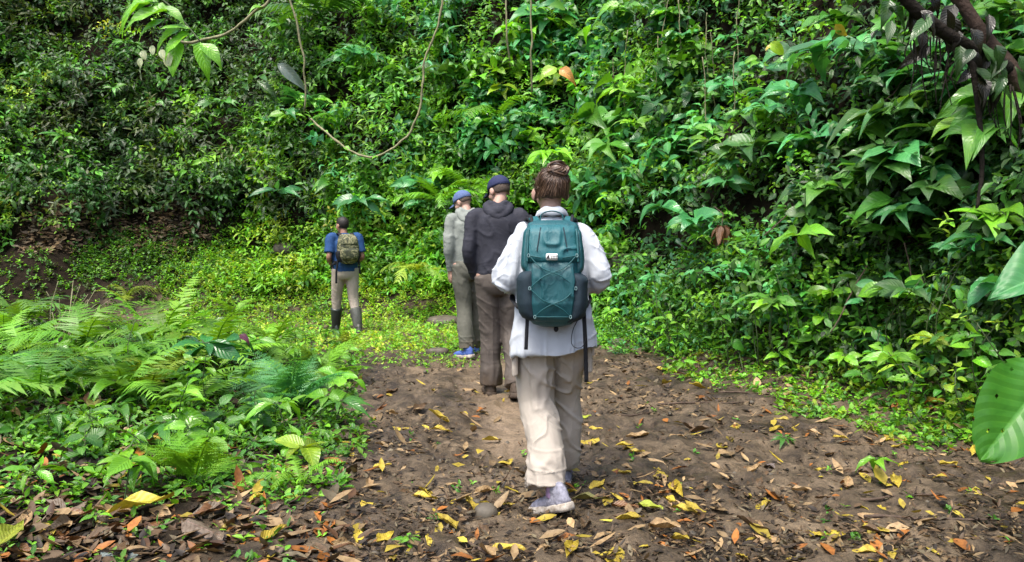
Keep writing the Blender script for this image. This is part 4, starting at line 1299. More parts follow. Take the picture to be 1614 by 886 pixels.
for k, (px, py, L_, yaw, lab) in enumerate([
    (1110, 640, .75, 8, 'long dark stick lying across the back of the mud'), (1190, 625, .6, -4, 'dark stick parallel to the edge of the bank'), (1160, 615, .5, 30, 'short dark stick crossing the others on the mud'),
    (1420, 790, .5, 12, 'wet dark stick at the lower edge of the bank'), (1470, 830, .6, -8, 'rotten stick in the lower corner of the trail'), (735, 865, .3, 130, 'dark stick standing out of the mud near the orange leaf'),
    (385, 800, .32, 140, 'pale straw stalk lying in the litter'), (490, 715, .2, 50, 'brown twig at the edge of the ferns'), (620, 735, .3, 8, 'thin pale twig on the left of the trail'), (1000, 660, .35, 25, 'dark twig behind the rear trouser leg')]):
    g = gpt(px, py); a = math.radians(yaw); d = np.array([math.cos(a), math.sin(a), 0])
    ts = np.linspace(-.5, .5, 9)
    pts = np.array([g + d * (t * L_) for t in ts]); pts[:, 2] = hgt(pts[:, 0], pts[:, 1]) + .022
    pts = pts + .012 * np.stack([fbm(pts * 9 + k, 2, 1), fbm(pts * 9 + k, 2, 2), .5 * fbm(pts * 9 + k, 2, 3)], -1)
    o = tube_obj('twig', [tube(pts - g, [.009, .007, .004], 6), tube([pts[5] - g, pts[5] - g + np.array([.03, .04, .015]), pts[5] - g + np.array([.07, .1, .015])], [.004, .002], 5)], M['twig'])
    o.location = g; tag(o, lab, 'stick')

# dead fern with dry stalks on the left bank
b = gpt(105, 545)
e = empty('dead_fern', b); tag(e, 'dead fern with dry brown stalks standing on the left bank', 'fern')
for k in range(16):
    r0 = gpt(rng.uniform(75, 140), rng.uniform(525, 562)) - b; h = rng.uniform(.35, .6)
    pts = spline([(0, 0, 0), (rng.normal(0, .05), rng.normal(0, .04), h * .5), (rng.normal(.05, .12), rng.normal(0, .08), h)], 5)
    o = tube_obj('stalk', [tube(pts, [.006, .003], 5)], M['liana'], e); o.location = r0

# dark dead leaves lodged in the fork of the leaning tree
t_ = [o for o in scene.objects if o.name == 'leaning_tree'][0]
tb = np.array(t_.location)
for k in range(30):
    x0 = rng.uniform(1425, 1570); y0 = rng.normal(0, 30) + (x0 - 1425) * .55 + 10
    put_leaf((LA + OV)[int(rng.integers(7))], t_, at(x0, y0, rng.uniform(5.45, 5.75)) - tb, (rng.normal(0, .5), rng.normal(-.3, .3), -1), (rng.normal(0, .4), -.8, .3), rng.uniform(.12, .26), np.array((.020, .019, .010)) * rng.uniform(.3, .9), 'dead_leaf')

# ------------------------------------------------------------------ people
M['shirt_w'] = plain('white cotton shirt', (0.45, 0.485, 0.53), 0.85, 0.03, 12, 0.25, 500, 0.2, crease=0.16, cscale=7.0)
M['pants_w'] = plain('pale khaki cotton', (0.385, 0.345, 0.295), 0.85, 0.05, 14, 0.25, 500, 0.2, crease=0.16, cscale=7.0, dirt=.16)
M['pants_b'] = plain('brown grey trousers', (0.088, 0.074, 0.064), 0.8, 0.12, 14, 0.25, 500, 0.25, crease=0.16, cscale=7.0, dirt=.2)
M['pants_g'] = plain('olive grey trousers', (0.105, 0.105, 0.085), 0.8, 0.12, 14, 0.25, 500, 0.25, crease=0.16, cscale=7.0, dirt=.2)
M['pants_t'] = plain('beige trousers', (0.36, 0.31, 0.25), 0.85, 0.08, 14, 0.25, 500, 0.2, crease=0.16, cscale=7.0, dirt=.2)
M['hood_b'] = plain('charcoal hoodie', (0.026, 0.027, 0.038), 0.8, 0.12, 12, 0.25, 500, 0.3, crease=0.16, cscale=7.0)
M['hood_g'] = plain('light grey hoodie', (0.21, 0.23, 0.21), 0.9, 0.08, 12, 0.25, 500, 0.2, crease=0.16, cscale=7.0)
M['polo'] = plain('blue polo', (0.018, 0.06, 0.17), 0.8, 0.15, 12, 0.2, 500, 0.25, crease=0.16, cscale=7.0)
M['navy'] = plain('navy cap cloth', (0.022, 0.028, 0.075), 0.8, 0.1, 20, 0.2, 500, 0.25)
M['bluecap'] = plain('faded blue cap cloth', (0.085, 0.125, 0.25), 0.85, 0.1, 20, 0.2, 500, 0.25)
M['teal'] = plain('teal ripstop nylon', (0.007, 0.070, 0.083), 0.5, 0.12, 9, 0.35, 420, 0.45, crease=0.18, cscale=12.0, stretch=(1.6, 1, .7))
M['teal2'] = plain('lighter teal nylon', (0.011, 0.098, 0.115), 0.5, 0.1, 9, 0.35, 420, 0.45, crease=0.18, cscale=12.0, stretch=(1.6, 1, .7))
M['mesh'] = plain('dark stretch mesh', (0.014, 0.028, 0.04), 0.7, 0.15, 40, 0.5, 600, 0.3)
M['webbing'] = plain('black webbing', (0.008, 0.009, 0.012), 0.7, 0.1, 60, 0.3, 500, 0.3)
M['tealcord'] = plain('teal cord', (0.006, 0.07, 0.08), 0.6, 0.1, 60)
M['steel'] = plain('pale buckle', (0.16, 0.26, 0.27), 0.35, 0.05, 60)
M['patch'] = plain('white label', (0.78, 0.80, 0.78), 0.6, 0.03, 60)
M['ink'] = plain('black print', (0.015, 0.015, 0.018), 0.6, 0.02, 60)
M['rubber'] = plain('wet rubber boot', (0.022, 0.030, 0.024), 0.35, 0.3, 12, 0.1, 80, 0.5)
M['rubber_g'] = plain('muddy rubber boot', (0.075, 0.078, 0.065), 0.5, 0.35, 12, 0.2, 60, 0.4)
M['shoe_w'] = plain('grey lilac trainer', (0.22, 0.22, 0.27), 0.7, 0.45, 45, 0.4, 120, 0.3)
M['sole_w'] = plain('off white sole', (0.20, 0.16, 0.12), 0.8, 0.2, 40, col2=(0.50, 0.46, 0.40))
M['sock'] = plain('purple sock', (0.30, 0.20, 0.34), 0.9, 0.3, 40)
M['shoe_b'] = plain('blue trainer', (0.06, 0.11, 0.34), 0.65, 0.25, 30, 0.3, 120, 0.3)
M['boot'] = plain('brown boot', (0.06, 0.043, 0.03), 0.75, 0.3, 20, 0.3, 80, 0.3)
M['hair_w'] = plain('brown hair', (0.060, 0.030, 0.017), 0.42, 0.5, 6, 0.7, 30, 0.5, col2=(0.20, 0.105, 0.055), stretch=(14, 14, 2.2))
def hair_material():
    m, nt, out = new_mat('strands of brown hair')
    L = nt.links.new
    at_ = N(nt, 'ShaderNodeAttribute', attribute_name='huv')
    mp = nt.nodes.new('ShaderNodeMapping'); mp.inputs['Scale'].default_value = (1, 1, 1); L(at_.outputs['Vector'], mp.inputs[0])
    n1 = noise_tex(nt, 1.0, 4, 0.75, mp.outputs[0])
    c = ramp(nt, n1, [(0.3, (0.018, 0.009, 0.006)), (0.48, (0.062, 0.034, 0.020)), (0.62, (0.135, 0.080, 0.046)), (0.8, (0.28, 0.19, 0.115))])
    p = N(nt, 'ShaderNodeBsdfPrincipled', Roughness=0.38)
    L(c, p.inputs['Base Color'])
    b = N(nt, 'ShaderNodeBump', Strength=0.9, Distance=0.004); L(n1, b.inputs['Height']); L(b.outputs[0], p.inputs['Normal'])
    L(p.outputs[0], out.inputs['Surface'])
    return m


M['hair_w'] = hair_material()
M['hair_d'] = plain('dark cropped hair', (0.014, 0.010, 0.008), 0.6, 0.3, 80, 0.5, 200, 0.4)
M['hair_g'] = plain('greying cropped hair', (0.10, 0.075, 0.06), 0.7, 0.3, 120, 0.5, 220, 0.3)


def camo_material():
    m, nt, out = new_mat('leaf camouflage cloth')
    L = nt.links.new
    tc = nt.nodes.new('ShaderNodeTexCoord')
    a = noise_tex(nt, 14.0, 3, 0.5, tc.outputs['Object'], 1.5); b = noise_tex(nt, 26.0, 2, 0.5, tc.outputs['Object'], 1.2)
    c1 = ramp(nt, a, [(0.44, (0.03, 0.035, 0.018)), (0.47, (0.13, 0.13, 0.06)), (0.54, (0.14, 0.14, 0.065)), (0.57, (0.25, 0.23, 0.13))])
    c2 = mixc(nt, ramp(nt, b, [(0.53, (0, 0, 0)), (0.56, (1, 1, 1))]), c1, (0.05, 0.06, 0.025))
    p = N(nt, 'ShaderNodeBsdfPrincipled', Roughness=0.8)
    L(c2, p.inputs['Base Color']); L(p.outputs[0], out.inputs['Surface'])
    return m


M['camo'] = camo_material()


def ball(c, r, seg=14, rings=10, rot=None):
    c = np.asarray(c, float); r = np.broadcast_to(np.asarray(r, float), (3,))
    V, Fc = [], []
    for i in range(rings + 1):
        a = PI * i / rings
        for k in range(seg):
            b = 2 * PI * k / seg
            v = np.array([math.sin(a) * math.cos(b), math.sin(a) * math.sin(b), math.cos(a)]) * r
            if rot is not None: v = rot @ v
            V.append(c + v)
    for i in range(rings):
        for k in range(seg):
            a, b = i * seg + k, i * seg + (k + 1) % seg
            Fc.append((a, a + seg, b + seg, b))
    return V, Fc


def limb(pts, rad, seg=14, n=6, ref=None):
    """a rounded limb: smooth path, elliptical sections, closed ends"""
    P = spline(pts, n) if len(pts) > 2 else spline(pts, n)
    rad = np.asarray(rad, float)
    if rad.ndim == 1: rad = np.stack([rad, rad], -1)
    k = np.linspace(0, len(pts) - 1, len(P))
    R = np.stack([np.interp(k, np.arange(len(rad)), rad[:, j]) for j in (0, 1)], -1)
    return tube(P, R, seg, ref=ref)


def fuse(parts, voxel, smooth=5, fac=.5):
    """one continuous surface from overlapping closed pieces"""
    V, Fc = merge(parts)
    me = mesh_np('fuse', V, Fc)
    bm = bmesh.new(); bm.from_mesh(me)
    bmesh.ops.remove_doubles(bm, verts=bm.verts, dist=1e-5)
    bmesh.ops.recalc_face_normals(bm, faces=bm.faces)
    bm.to_mesh(me); bm.free()
    o = bpy.data.objects.new('fuse', me); C.objects.link(o)
    md = o.modifiers.new('r', 'REMESH'); md.mode = 'VOXEL'; md.voxel_size = voxel; md.use_smooth_shade = True
    if smooth:
        ms = o.modifiers.new('s', 'SMOOTH'); ms.iterations = smooth; ms.factor = fac
    dg = bpy.context.evaluated_depsgraph_get()
    res = bpy.data.meshes.new_from_object(o.evaluated_get(dg))
    bpy.data.objects.remove(o); bpy.data.meshes.remove(me)
    return res


def get_vn(me):
    n = len(me.vertices)
    v = np.zeros(n * 3, np.float32); me.vertices.foreach_get('co', v)
    nn = np.zeros(n * 3, np.float32)
    me.vertex_normals.foreach_get('vector', nn)
    return v.reshape(-1, 3).astype(float), nn.reshape(-1, 3).astype(float)


def push(me, fn):
    V, Nn = get_vn(me)
    V = fn(V, Nn)
    me.vertices.foreach_set('co', V.astype(np.float32).reshape(-1)); me.update()


def fin(me, name, mat, parent):
    me.name = name
    me.materials.clear(); me.materials.append(mat)
    me.polygons.foreach_set('use_smooth', np.ones(len(me.polygons), dtype=bool))
    return link(name, me, parent)


def folds(V, seed, sx, sy, sz, amp, skew=0.0):
    """creases along the zero lines of a stretched noise, over broad soft swells"""
    p = V * np.array([sx, sy, sz]); p[:, 2] += V[:, 0] * skew
    q_ = vnoise(p, seed)
    r = np.exp(-(q_ / .13) ** 2)
    m_ = .5 + .5 * vnoise(p * .45 + 31, seed + 8)
    return amp * (r * m_ * 1.1 + .7 * vnoise(p * .55 + 7, seed + 3) - .3)


def rotz(a):
    c, s = math.cos(a), math.sin(a)
    return np.array([[c, -s, 0], [s, c, 0], [0, 0, 1.]])


def rotx(a):
    c, s = math.cos(a), math.sin(a)
    return np.array([[1, 0, 0], [0, c, -s], [0, s, c]])


def xf(parts, R, t):
    return [([R @ np.asarray(v) + t for v in V], Fc) for V, Fc in parts]


def head_parts(scale=1.0):
    """head about its centre, face towards +Y"""
    s = scale
    p = [ball((0, -.008 * s, .022 * s), (.077 * s, .096 * s, .092 * s)),
         ball((0, .030 * s, -.035 * s), (.060 * s, .062 * s, .080 * s)),
         ball((0, .055 * s, -.085 * s), (.036 * s, .032 * s, .028 * s)),
         limb([(0, .088 * s, .012 * s), (0, .104 * s, -.012 * s), (0, .112 * s, -.032 * s), (0, .096 * s, -.042 * s)], [.009 * s, .011 * s, .015 * s, .012 * s], 8, 3),
         ball((0, .086 * s, -.066 * s), (.024 * s, .012 * s, .006 * s)), ball((0, .085 * s, -.076 * s), (.021 * s, .012 * s, .007 * s)),
         ball((0, .082 * s, .024 * s), (.052 * s, .012 * s, .010 * s))]
    for sd in (-1, 1):
        p.append(ball((sd * .086 * s, -.006 * s, -.014 * s), (.011 * s, .021 * s, .033 * s), rot=rotz(sd * -.35)))
        p.append(ball((sd * .042 * s, .060 * s, -.030 * s), (.026 * s, .028 * s, .026 * s)))
    return p


def hand_parts(wr, d, palm_n, side, curl=.5, s=1.0):
    """palm and five fingers from the wrist along d"""
    d = norm(d); palm_n = norm(palm_n - (palm_n @ d) * d); w = np.cross(d, palm_n) * side
    parts = [limb([wr - d * .01, wr + d * .04 * s, wr + d * .085 * s], [(.026 * s, .018 * s), (.040 * s, .016 * s), (.040 * s, .013 * s)], 10, 3, ref=w)]
    for k, (off, ln) in enumerate(((-.029, .066), (-.010, .076), (.010, .071), (.028, .056))):
        b = wr + d * .078 * s + w * off * s
        a = curl * (.8 + .12 * k)
        p1 = b + (d * math.cos(a * .5) + palm_n * math.sin(a * .5)) * ln * .45 * s
        p2 = p1 + (d * math.cos(a * 1.3) + palm_n * math.sin(a * 1.3)) * ln * .32 * s
        p3 = p2 + (d * math.cos(a * 2.0) + palm_n * math.sin(a * 2.0)) * ln * .26 * s
        parts.append(limb([b - d * .02, b, p1, p2, p3], np.array([.009, .0095, .009, .008, .0065]) * s, 8, 3))
    tb = wr + d * .025 * s - w * .03 * s
    t1 = tb + (d * .7 - w * .6 + palm_n * .4) * .038 * s
    t2 = t1 + (d * .9 - w * .2 + palm_n * .5) * .03 * s
    parts.append(limb([tb + w * .015, tb, t1, t2], np.array([.012, .012, .010, .008]) * s, 8, 3))
    return parts


def foot_frame(ank, yaw, pitch, roll=0.0):
    R = rotz(yaw) @ rotx(pitch)
    cr, sr = math.cos(roll), math.sin(roll)
    R = R @ np.array([[cr, 0, sr], [0, 1, 0], [-sr, 0, cr]])
    return R, np.asarray(ank, float)


def shoe(parent, ank, yaw, pitch, mat, solemat, roll=0.0, s=1.0, laces=None, high=.0, name='shoe', lift=.085):
    """ankle at origin, sole lift below it, toe towards +Y"""
    R, t = foot_frame(ank, yaw, pitch, roll)
    z0 = -lift * s
    up = [limb([(0, -.075 * s, z0 + .03 * s), (0, -.03 * s, z0 + .038 * s), (0, .05 * s, z0 + .036 * s), (0, .12 * s, z0 + .032 * s), (0, .175 * s, z0 + .022 * s)],
               [(.026 * s, .026 * s), (.037 * s, .036 * s), (.043 * s, .036 * s), (.046 * s, .030 * s), (.028 * s, .018 * s)], 14, 5, ref=(1, 0, 0)),
          limb([(0, -.042 * s, z0 + .02 * s), (0, -.028 * s, z0 + .07 * s), (0, -.012 * s, z0 + (.105 + high) * s)], [(.038 * s, .046 * s), (.037 * s, .05 * s), (.036 * s, .046 * s)], 14, 5, ref=(1, 0, 0))]
    me = fuse(xf(up, R, t), .007, 4)
    push(me, lambda V, Nn: V + Nn * (.0025 * vnoise(V * 60, 3))[:, None])
    o = fin(me, name, mat, parent)
    sl = []
    for y, w in ((-.086, .024), (-.07, .034), (-.03, .037), (.03, .037), (.08, .046), (.13, .048), (.165, .036), (.186, .014)):
        sl.append((y * s, w * s))
    V, Fc = [], []
    n = len(sl)
    for zz, k in ((z0 - .006, 1.0), (z0 + .006 * s, 1.10), (z0 + .024 * s, 1.06), (z0 + .03 * s, .95)):
        for y, w in sl: V.append((-w * k, y * (1.02 if k > 1 else 1), zz + (.018 * s * max(0, y / (.186 * s) - .7))))
        for y, w in reversed(sl): V.append((w * k, y * (1.02 if k > 1 else 1), zz + (.018 * s * max(0, y / (.186 * s) - .7))))
    m = 2 * n
    for j in range(3):
        for k in range(m): Fc.append((j * m + k, j * m + (k + 1) % m, (j + 1) * m + (k + 1) % m, (j + 1) * m + k))
    Fc.append(tuple(reversed(range(m)))); Fc.append(tuple(range(3 * m, 4 * m)))
    V2, F2 = xf([(V, Fc)], R, t)[0]
    link('sole', mesh_np('sole', V2, F2, solemat), o)
    if laces is not None:
        lp = []
        for k in range(4):
            y = (.03 + .022 * k) * s
            lp.append(tube([R @ np.array((-.03 * s, y, z0 + .062 * s - .006 * k)) + t, R @ np.array((0, y + .006, z0 + .077 * s - .007 * k)) + t, R @ np.array((.03 * s, y, z0 + .062 * s - .006 * k)) + t], .003, 5))
        tube_obj('lace', lp, laces, o)
    return o


def cap_obj(parent, hc, R, mat, s=1.0):
    """baseball cap on a head centred at hc with rotation R"""
    V, Fc = [], []
    seg, rings = 28, 9
    for i in range(rings + 1):
        a = (PI / 2 * 1.06) * i / rings
        for k in range(seg):
            b = 2 * PI * k / seg
            V.append(np.array([math.sin(a) * math.cos(b) * .088, math.sin(a) * math.sin(b) * .108 - .006, math.cos(a) * .098 + .028]) * s)
    for i in range(rings):
        for k in range(seg):
            a, b = i * seg + k, i * seg + (k + 1) % seg
            Fc.append((a, a + seg, b + seg, b))
    base = (rings) * seg
    for k in range(seg): V.append(V[base + k] * np.array([.94, .94, 1]))
    for k in range(seg):
        a, b = base + k, base + (k + 1) % seg
        Fc.append((a, a + seg, b + seg, b))
    v2, f2 = xf([(V, Fc)], R, hc)[0]
    o = link('cap', mesh_np('cap', v2, f2, mat), parent)
    V, Fc = [], []
    m = 12
    for j, zz in enumerate((0, -.004)):
        for k in range(m + 1):
            a = PI * (k / m)
            x = math.cos(a) * .083; 
            V.append(np.array([x, .060 + .035 * math.sin(a), .026 - 3.0 * x * x + zz]) * s)
            V.append(np.array([x * .95, .065 + .115 * math.sin(a) ** .8, .014 - 3.4 * x * x + zz]) * s)
    for k in range(m):
        a = 2 * k
        Fc.append((a, a + 1, a + 3, a + 2)); o2 = 2 * (m + 1)
        Fc.append((o2 + a, o2 + a + 2, o2 + a + 3, o2 + a + 1)); Fc.append((a + 1, o2 + a + 1, o2 + a + 3, a + 3))
    v2, f2 = xf([(V, Fc)], R, hc)[0]
    link('brim', mesh_np('brim', v2, f2, mat), o)
    v2, f2 = xf([ball((0, -.006 * s, .127 * s), (.008, .008, .005), 8, 6)], R, hc)[0]
    link('button', mesh_np('button', v2, f2, mat), o)
    v2, f2 = xf([tube(spline([(-.055 * s, -.092 * s, .022 * s), (0, -.117 * s, .016 * s), (.055 * s, -.092 * s, .022 * s)], 6), (.003), 6)], R, hc)[0]
    link('strap', mesh_np('strap', v2, f2, mat), o)
    return o


def short_hair(parent, hc, R, mat, s=1.0, low=-.045, top=True):
    """cropped hair hugging the skull, longer towards the nape"""
    V, Fc = [], []
    seg, rings = 36, 16
    for i in range(rings + 1):
        for k in range(seg):
            b = 2 * PI * k / seg
            front = math.sin(b)
            zmin = low * (1 - sstep(-.5, .75, front)) + .062 * sstep(-.5, .75, front)
            amax = math.acos(max(-1, min(1, (zmin - .022) / .1)))
            a = amax * i / rings
            r = 1.07 + .03 * float(fbm(np.array([math.cos(b) * 4, math.sin(b) * 4, a * 5]), 2, 4))
            if i == rings: r = .97
            V.append(np.array([math.sin(a) * math.cos(b) * .077 * r, math.sin(a) * math.sin(b) * .096 * r - .008, math.cos(a) * .092 * r + .022]) * s)
    for i in range(rings):
        for k in range(seg):
            a, b = i * seg + k, i * seg + (k + 1) % seg
            Fc.append((a, a + seg, b + seg, b))
    v2, f2 = xf([(V, Fc)], R, hc)[0]
    return link('hair', mesh_np('hair', v2, f2, mat), parent)


def build_body(parent, J, skin, s=1.0, voxel=.008, hands=(.5, .5)):
    """the whole figure as one continuous surface"""
    parts = []
    pe, ch, nb, hc = J['pelvis'], J['chest'], J['neck'], J['head']
    parts.append(limb([pe - np.array([0, 0, .08]), pe, pe * .5 + ch * .5, ch, nb - np.array([0, 0, .05]), nb], [(.12, .09), (.155, .105), (.125, .09), (.15, .105), (.12, .075), (.055, .055)], 18, 5, ref=(1, 0, 0)))
    R = J['headR']
    parts.append(limb([nb - np.array([0, 0, .05]), nb, hc + R @ np.array([0, -.012, -.05])], [.056, .054, .053], 14, 5))
    parts += xf(head_parts(s), R, hc)
    for i, sd in enumerate((-1, 1)):
        S, E, W = J['sh'][i], J['el'][i], J['wr'][i]
        S = S - np.array([sd * .012, 0, .02])
        parts.append(limb([nb - np.array([0, 0, .05]), S * .6 + nb * .4 - np.array([0, 0, .03]), S], [.045, .04, .04], 12, 4))
        parts.append(limb([S, S * .5 + E * .5, E, E * .55 + W * .45, W], [.042, .042, .038, .036, .028], 12, 5))
        parts += hand_parts(W, J['hd'][i], J['hn'][i], -sd, hands[i], s)
        H, K, A = J['hip'][i], J['kn'][i], J['an'][i]
        parts.append(limb([H + np.array([0, 0, .05]), H, H * .45 + K * .55, K, K * .6 + A * .4 - np.array([0, .015, 0]), A], [.08, .085, .07, .055, .054, .038], 14, 5))
        Rf, t = foot_frame(A, J['fy'][i], J['fp'][i], J.get('fr', (0, 0))[i])
        parts += xf([limb([(0, -.045, -.045), (0, 0, -.035), (0, .08, -.052), (0, .15, -.066)], [(.025, .025), (.032, .036), (.036, .024), (.026, .013)], 10, 4, ref=(1, 0, 0))], Rf, t)
    me = fuse(parts, voxel, 3)
    b = fin(me, 'body', skin, parent)
    for sd in (-1, 1):
        v2, f2 = xf([ball(np.array([sd * .031, .074, .004]) * s, .0125 * s, 10, 8)], R, hc)[0]
        link('eye', mesh_np('eye', v2, f2, M['eye']), b)
    return b


def garment(parent, name, parts, mat, voxel, fn=None, smooth=6):
    me = fuse(parts, voxel, smooth)
    if fn is not None: push(me, fn)
    return fin(me, name, mat, parent)


def pants_fn(seed, J, amp=.010, cuff=.0):
    def fn(V, Nn):
        z = V[:, 2]
        k = folds(V, seed, 6, 6, 11, amp, 8.0)                       # diagonal drag folds
        v = folds(V, seed + 5, 13, 13, 2.2, amp * .8)               # hanging folds
        low = sstep(.5, .2, z)
        b = folds(V, seed + 9, 4, 4, 20, amp * .6) * low             # bunched above the shoe
        return V + Nn * (k * .6 + v * .6 * sstep(.9, .6, z) + b)[:, None]
    return fn


def trousers(parent, J, mat, r, voxel=.01, seed=1, amp=.010, waist=.98, seat=(.17, .13)):
    pe = J['pelvis']
    parts = [limb([pe + np.array([0, 0, waist - pe[2]]), pe + np.array([0, 0, .0]), pe + np.array([0, -.01, -.09]), pe + np.array([0, 0, -.15])], [(seat[0] * .92, seat[1] * .9), seat, (seat[0], seat[1]), (seat[0] * .72, seat[1] * .7)], 20, 5, ref=(1, 0, 0))]
    for i in (0, 1):
        H, K, A = J['hip'][i], J['kn'][i], J['an'][i]
        cf = J['cuff'][i]
        parts.append(limb([H + np.array([0, 0, .04]), H * .55 + K * .45, K, K * .5 + A * .5 + np.array([0, -.015, 0]), A + cf], r, 18, 6))
    return garment(parent, 'trousers', parts, mat, voxel, pants_fn(seed, J, amp))


def P_(x, y, z): return np.array([x, y, z], float)


def pack_obj(root, prof, H, exps, mat, voxel_seed, foldamp=.006, cols=56, rows=40, name='main_body'):
    """prof: list of (v, halfwidth, halfdepth, ycentre). Returns surface function and object"""
    pv = np.array(prof, float)

    def S(th, v, off=0.0):
        hw = np.interp(v, pv[:, 0], pv[:, 1]) + off; dp = np.interp(v, pv[:, 0], pv[:, 2]) + off; yc = np.interp(v, pv[:, 0], pv[:, 3])
        c, s_ = np.cos(th), np.sin(th); e = 2.0 / exps
        return np.stack([hw * np.sign(c) * np.abs(c) ** e, yc + dp * np.sign(s_) * np.abs(s_) ** e, v * H], -1)
    th, v = np.meshgrid(np.linspace(0, 2 * PI, cols, endpoint=False), np.linspace(0, 1, rows), indexing='xy')
    G = S(th, v)
    V = G.reshape(-1, 3)
    cen = np.stack([np.zeros(len(V)), np.interp(v.reshape(-1), pv[:, 0], pv[:, 3]), V[:, 2]], -1)
    d = norm(V - cen)
    dis = folds(V, voxel_seed, 26, 10, 6, foldamp) + folds(V, voxel_seed + 3, 8, 8, 22, foldamp * .6, 10)
    V = V + d * dis[:, None]
    Fc = []
    for j in range(rows - 1):
        for k in range(cols):
            a, b = j * cols + k, j * cols + (k + 1) % cols
            Fc.append((a, b, b + cols, a + cols))
    V = list(V) + [np.array([0, pv[0, 3], 0]), np.array([0, pv[-1, 3], H])]
    m = len(V)
    for k in range(cols):
        Fc.append((m - 2, (k + 1) % cols, k)); Fc.append((m - 1, (rows - 1) * cols + k, (rows - 1) * cols + (k + 1) % cols))
    o = link(name, mesh_np(name, V, Fc, mat), root)
    return S, o


def patch_obj(root, name, S, th0, th1, v0, v1, off, mat, seed, amp=.003, nu=18, nv=18, round_=.35):
    """a raised panel that follows the pack's surface"""
    U, Vv = np.meshgrid(np.linspace(0, 1, nu), np.linspace(0, 1, nv), indexing='xy')
    edge = np.minimum(np.minimum(U, 1 - U) * 2, np.minimum(Vv, 1 - Vv) * 2)
    bul = np.clip(edge / round_, 0, 1) ** .5
    P = np.zeros((nv, nu, 3))
    th = th0 + (th1 - th0) * U; v = v0 + (v1 - v0) * Vv
    A = S(th, v, -.004); B = S(th, v, off)
    P = A + (B - A) * bul[..., None]
    P = P.reshape(-1, 3)
    P = P + norm(B - A).reshape(-1, 3) * (folds(P, seed, 12, 12, 12, amp) * bul.reshape(-1))[:, None]
    Fc = [(j * nu + k, j * nu + k + 1, (j + 1) * nu + k + 1, (j + 1) * nu + k) for j in range(nv - 1) for k in range(nu - 1)]
    return link(name, mesh_np(name, P, Fc, mat), root)


def ribbon(pts, w, t, ref, n=8):
    P = spline(pts, n)
    return tube(P, np.stack([np.full(len(P), w / 2), np.full(len(P), t / 2)], -1), 8, ref=ref)


# ---- the woman in the white shirt
WX, WY = .205, 4.08
e = empty('person', (WX, WY, float(hgt(WX, WY)) + .0), 0.0)
tag(e, 'person in loose white shirt and pale khaki trousers walking away, hair tied up', 'person')
J = dict(pelvis=P_(0, 0, .94), chest=P_(0, .03, 1.25), neck=P_(0, .05, 1.44), head=P_(-.008, .085, 1.585), headR=rotz(.04) @ rotx(-.12),
         sh=[P_(-.165, .03, 1.385), P_(.165, .03, 1.385)], el=[P_(-.232, -.03, 1.13), P_(.228, -.03, 1.13)], wr=[P_(-.11, .22, 1.14), P_(.11, .22, 1.14)],
         hd=[P_(.55, .75, .25), P_(-.55, .75, .25)], hn=[P_(.6, -.2, .3), P_(-.6, -.2, .3)],
         hip=[P_(-.092, 0, .90), P_(.092, 0, .90)], kn=[P_(-.078, .02, .50), P_(.085, .19, .50)], an=[P_(.0, -.25, .125), P_(.085, .27, .085)],
         fy=[.65, -.1], fp=[-.34, .0], fr=[0, 0], cuff=[P_(-.045, .03, .0), P_(-.01, -.01, .03)])
build_body(e, J, M['skin'], 1.0, .008, (.9, .9))
tr = trousers(e, J, M['pants_w'], [(.10, .11), (.097, .104), (.09, .094), (.094, .096), (.102, .096)], .007, 4, .021, .98, (.185, .14))
# cargo pockets with flaps
for sd, hp, kn in ((-1, J['hip'][0], J['kn'][0]), (1, J['hip'][1], J['kn'][1])):
    c = hp * .42 + kn * .58 + np.array([sd * .102, -.035, .06])
    V, Fc = [], []
    for (dx, sc) in ((-.012, .9), (.012, 1.0), (.02, .85)):
        for (dy, dz) in ((-.065, -.075), (.065, -.075), (.065, .075), (-.065, .075)): V.append(c + np.array([sd * dx, dy * sc, dz * sc]))
    for j in range(2):
        for k in range(4): Fc.append((j * 4 + k, j * 4 + (k + 1) % 4, j * 4 + 4 + (k + 1) % 4, j * 4 + 4 + k))
    Fc.append((8, 9, 10, 11))
    me = fuse([(V, Fc + [(3, 2, 1, 0)])], .006, 4)
    pk = fin(me, 'pocket', M['pants_w'], tr)
    fl = c + np.array([sd * .016, 0, .05])
    V2 = [fl + np.array([sd * a, b, d]) for a in (-.004, .012) for (b, d) in ((-.07, .03), (.07, .03), (.07, -.035), (-.07, -.035))]
    F2 = [(0, 1, 2, 3), (7, 6, 5, 4), (0, 4, 5, 1), (1, 5, 6, 2), (2, 6, 7, 3), (3, 7, 4, 0)]
    link('pocket_flap', fuse([(V2, F2)], .005, 3), tr).data.materials.append(M['pants_w'])

def shirt_fn(V, Nn):
    z = V[:, 2]
    arm = sstep(.17, .22, np.abs(V[:, 0])) * sstep(1.0, 1.06, z)
    body = folds(V, 31, 13, 13, 2.6, .024) * sstep(1.25, .95, z) * (1 - arm)
    sl = folds(V, 37, 8, 8, 13, .024, 7.0) * arm + folds(V, 39, 15, 15, 20, .010, -9.0) * arm
    up = folds(V, 41, 7, 7, 10, .006)
    V = V + Nn * (body + sl + up)[:, None]
    lowk = sstep(.90, .76, z)                                  # uneven hem: longer behind and to her left side
    V[:, 2] -= lowk * (.02 - .10 * (V[:, 0] + .02) + .03 * np.sin(V[:, 0] * 17 + 1) * .5)
    return V


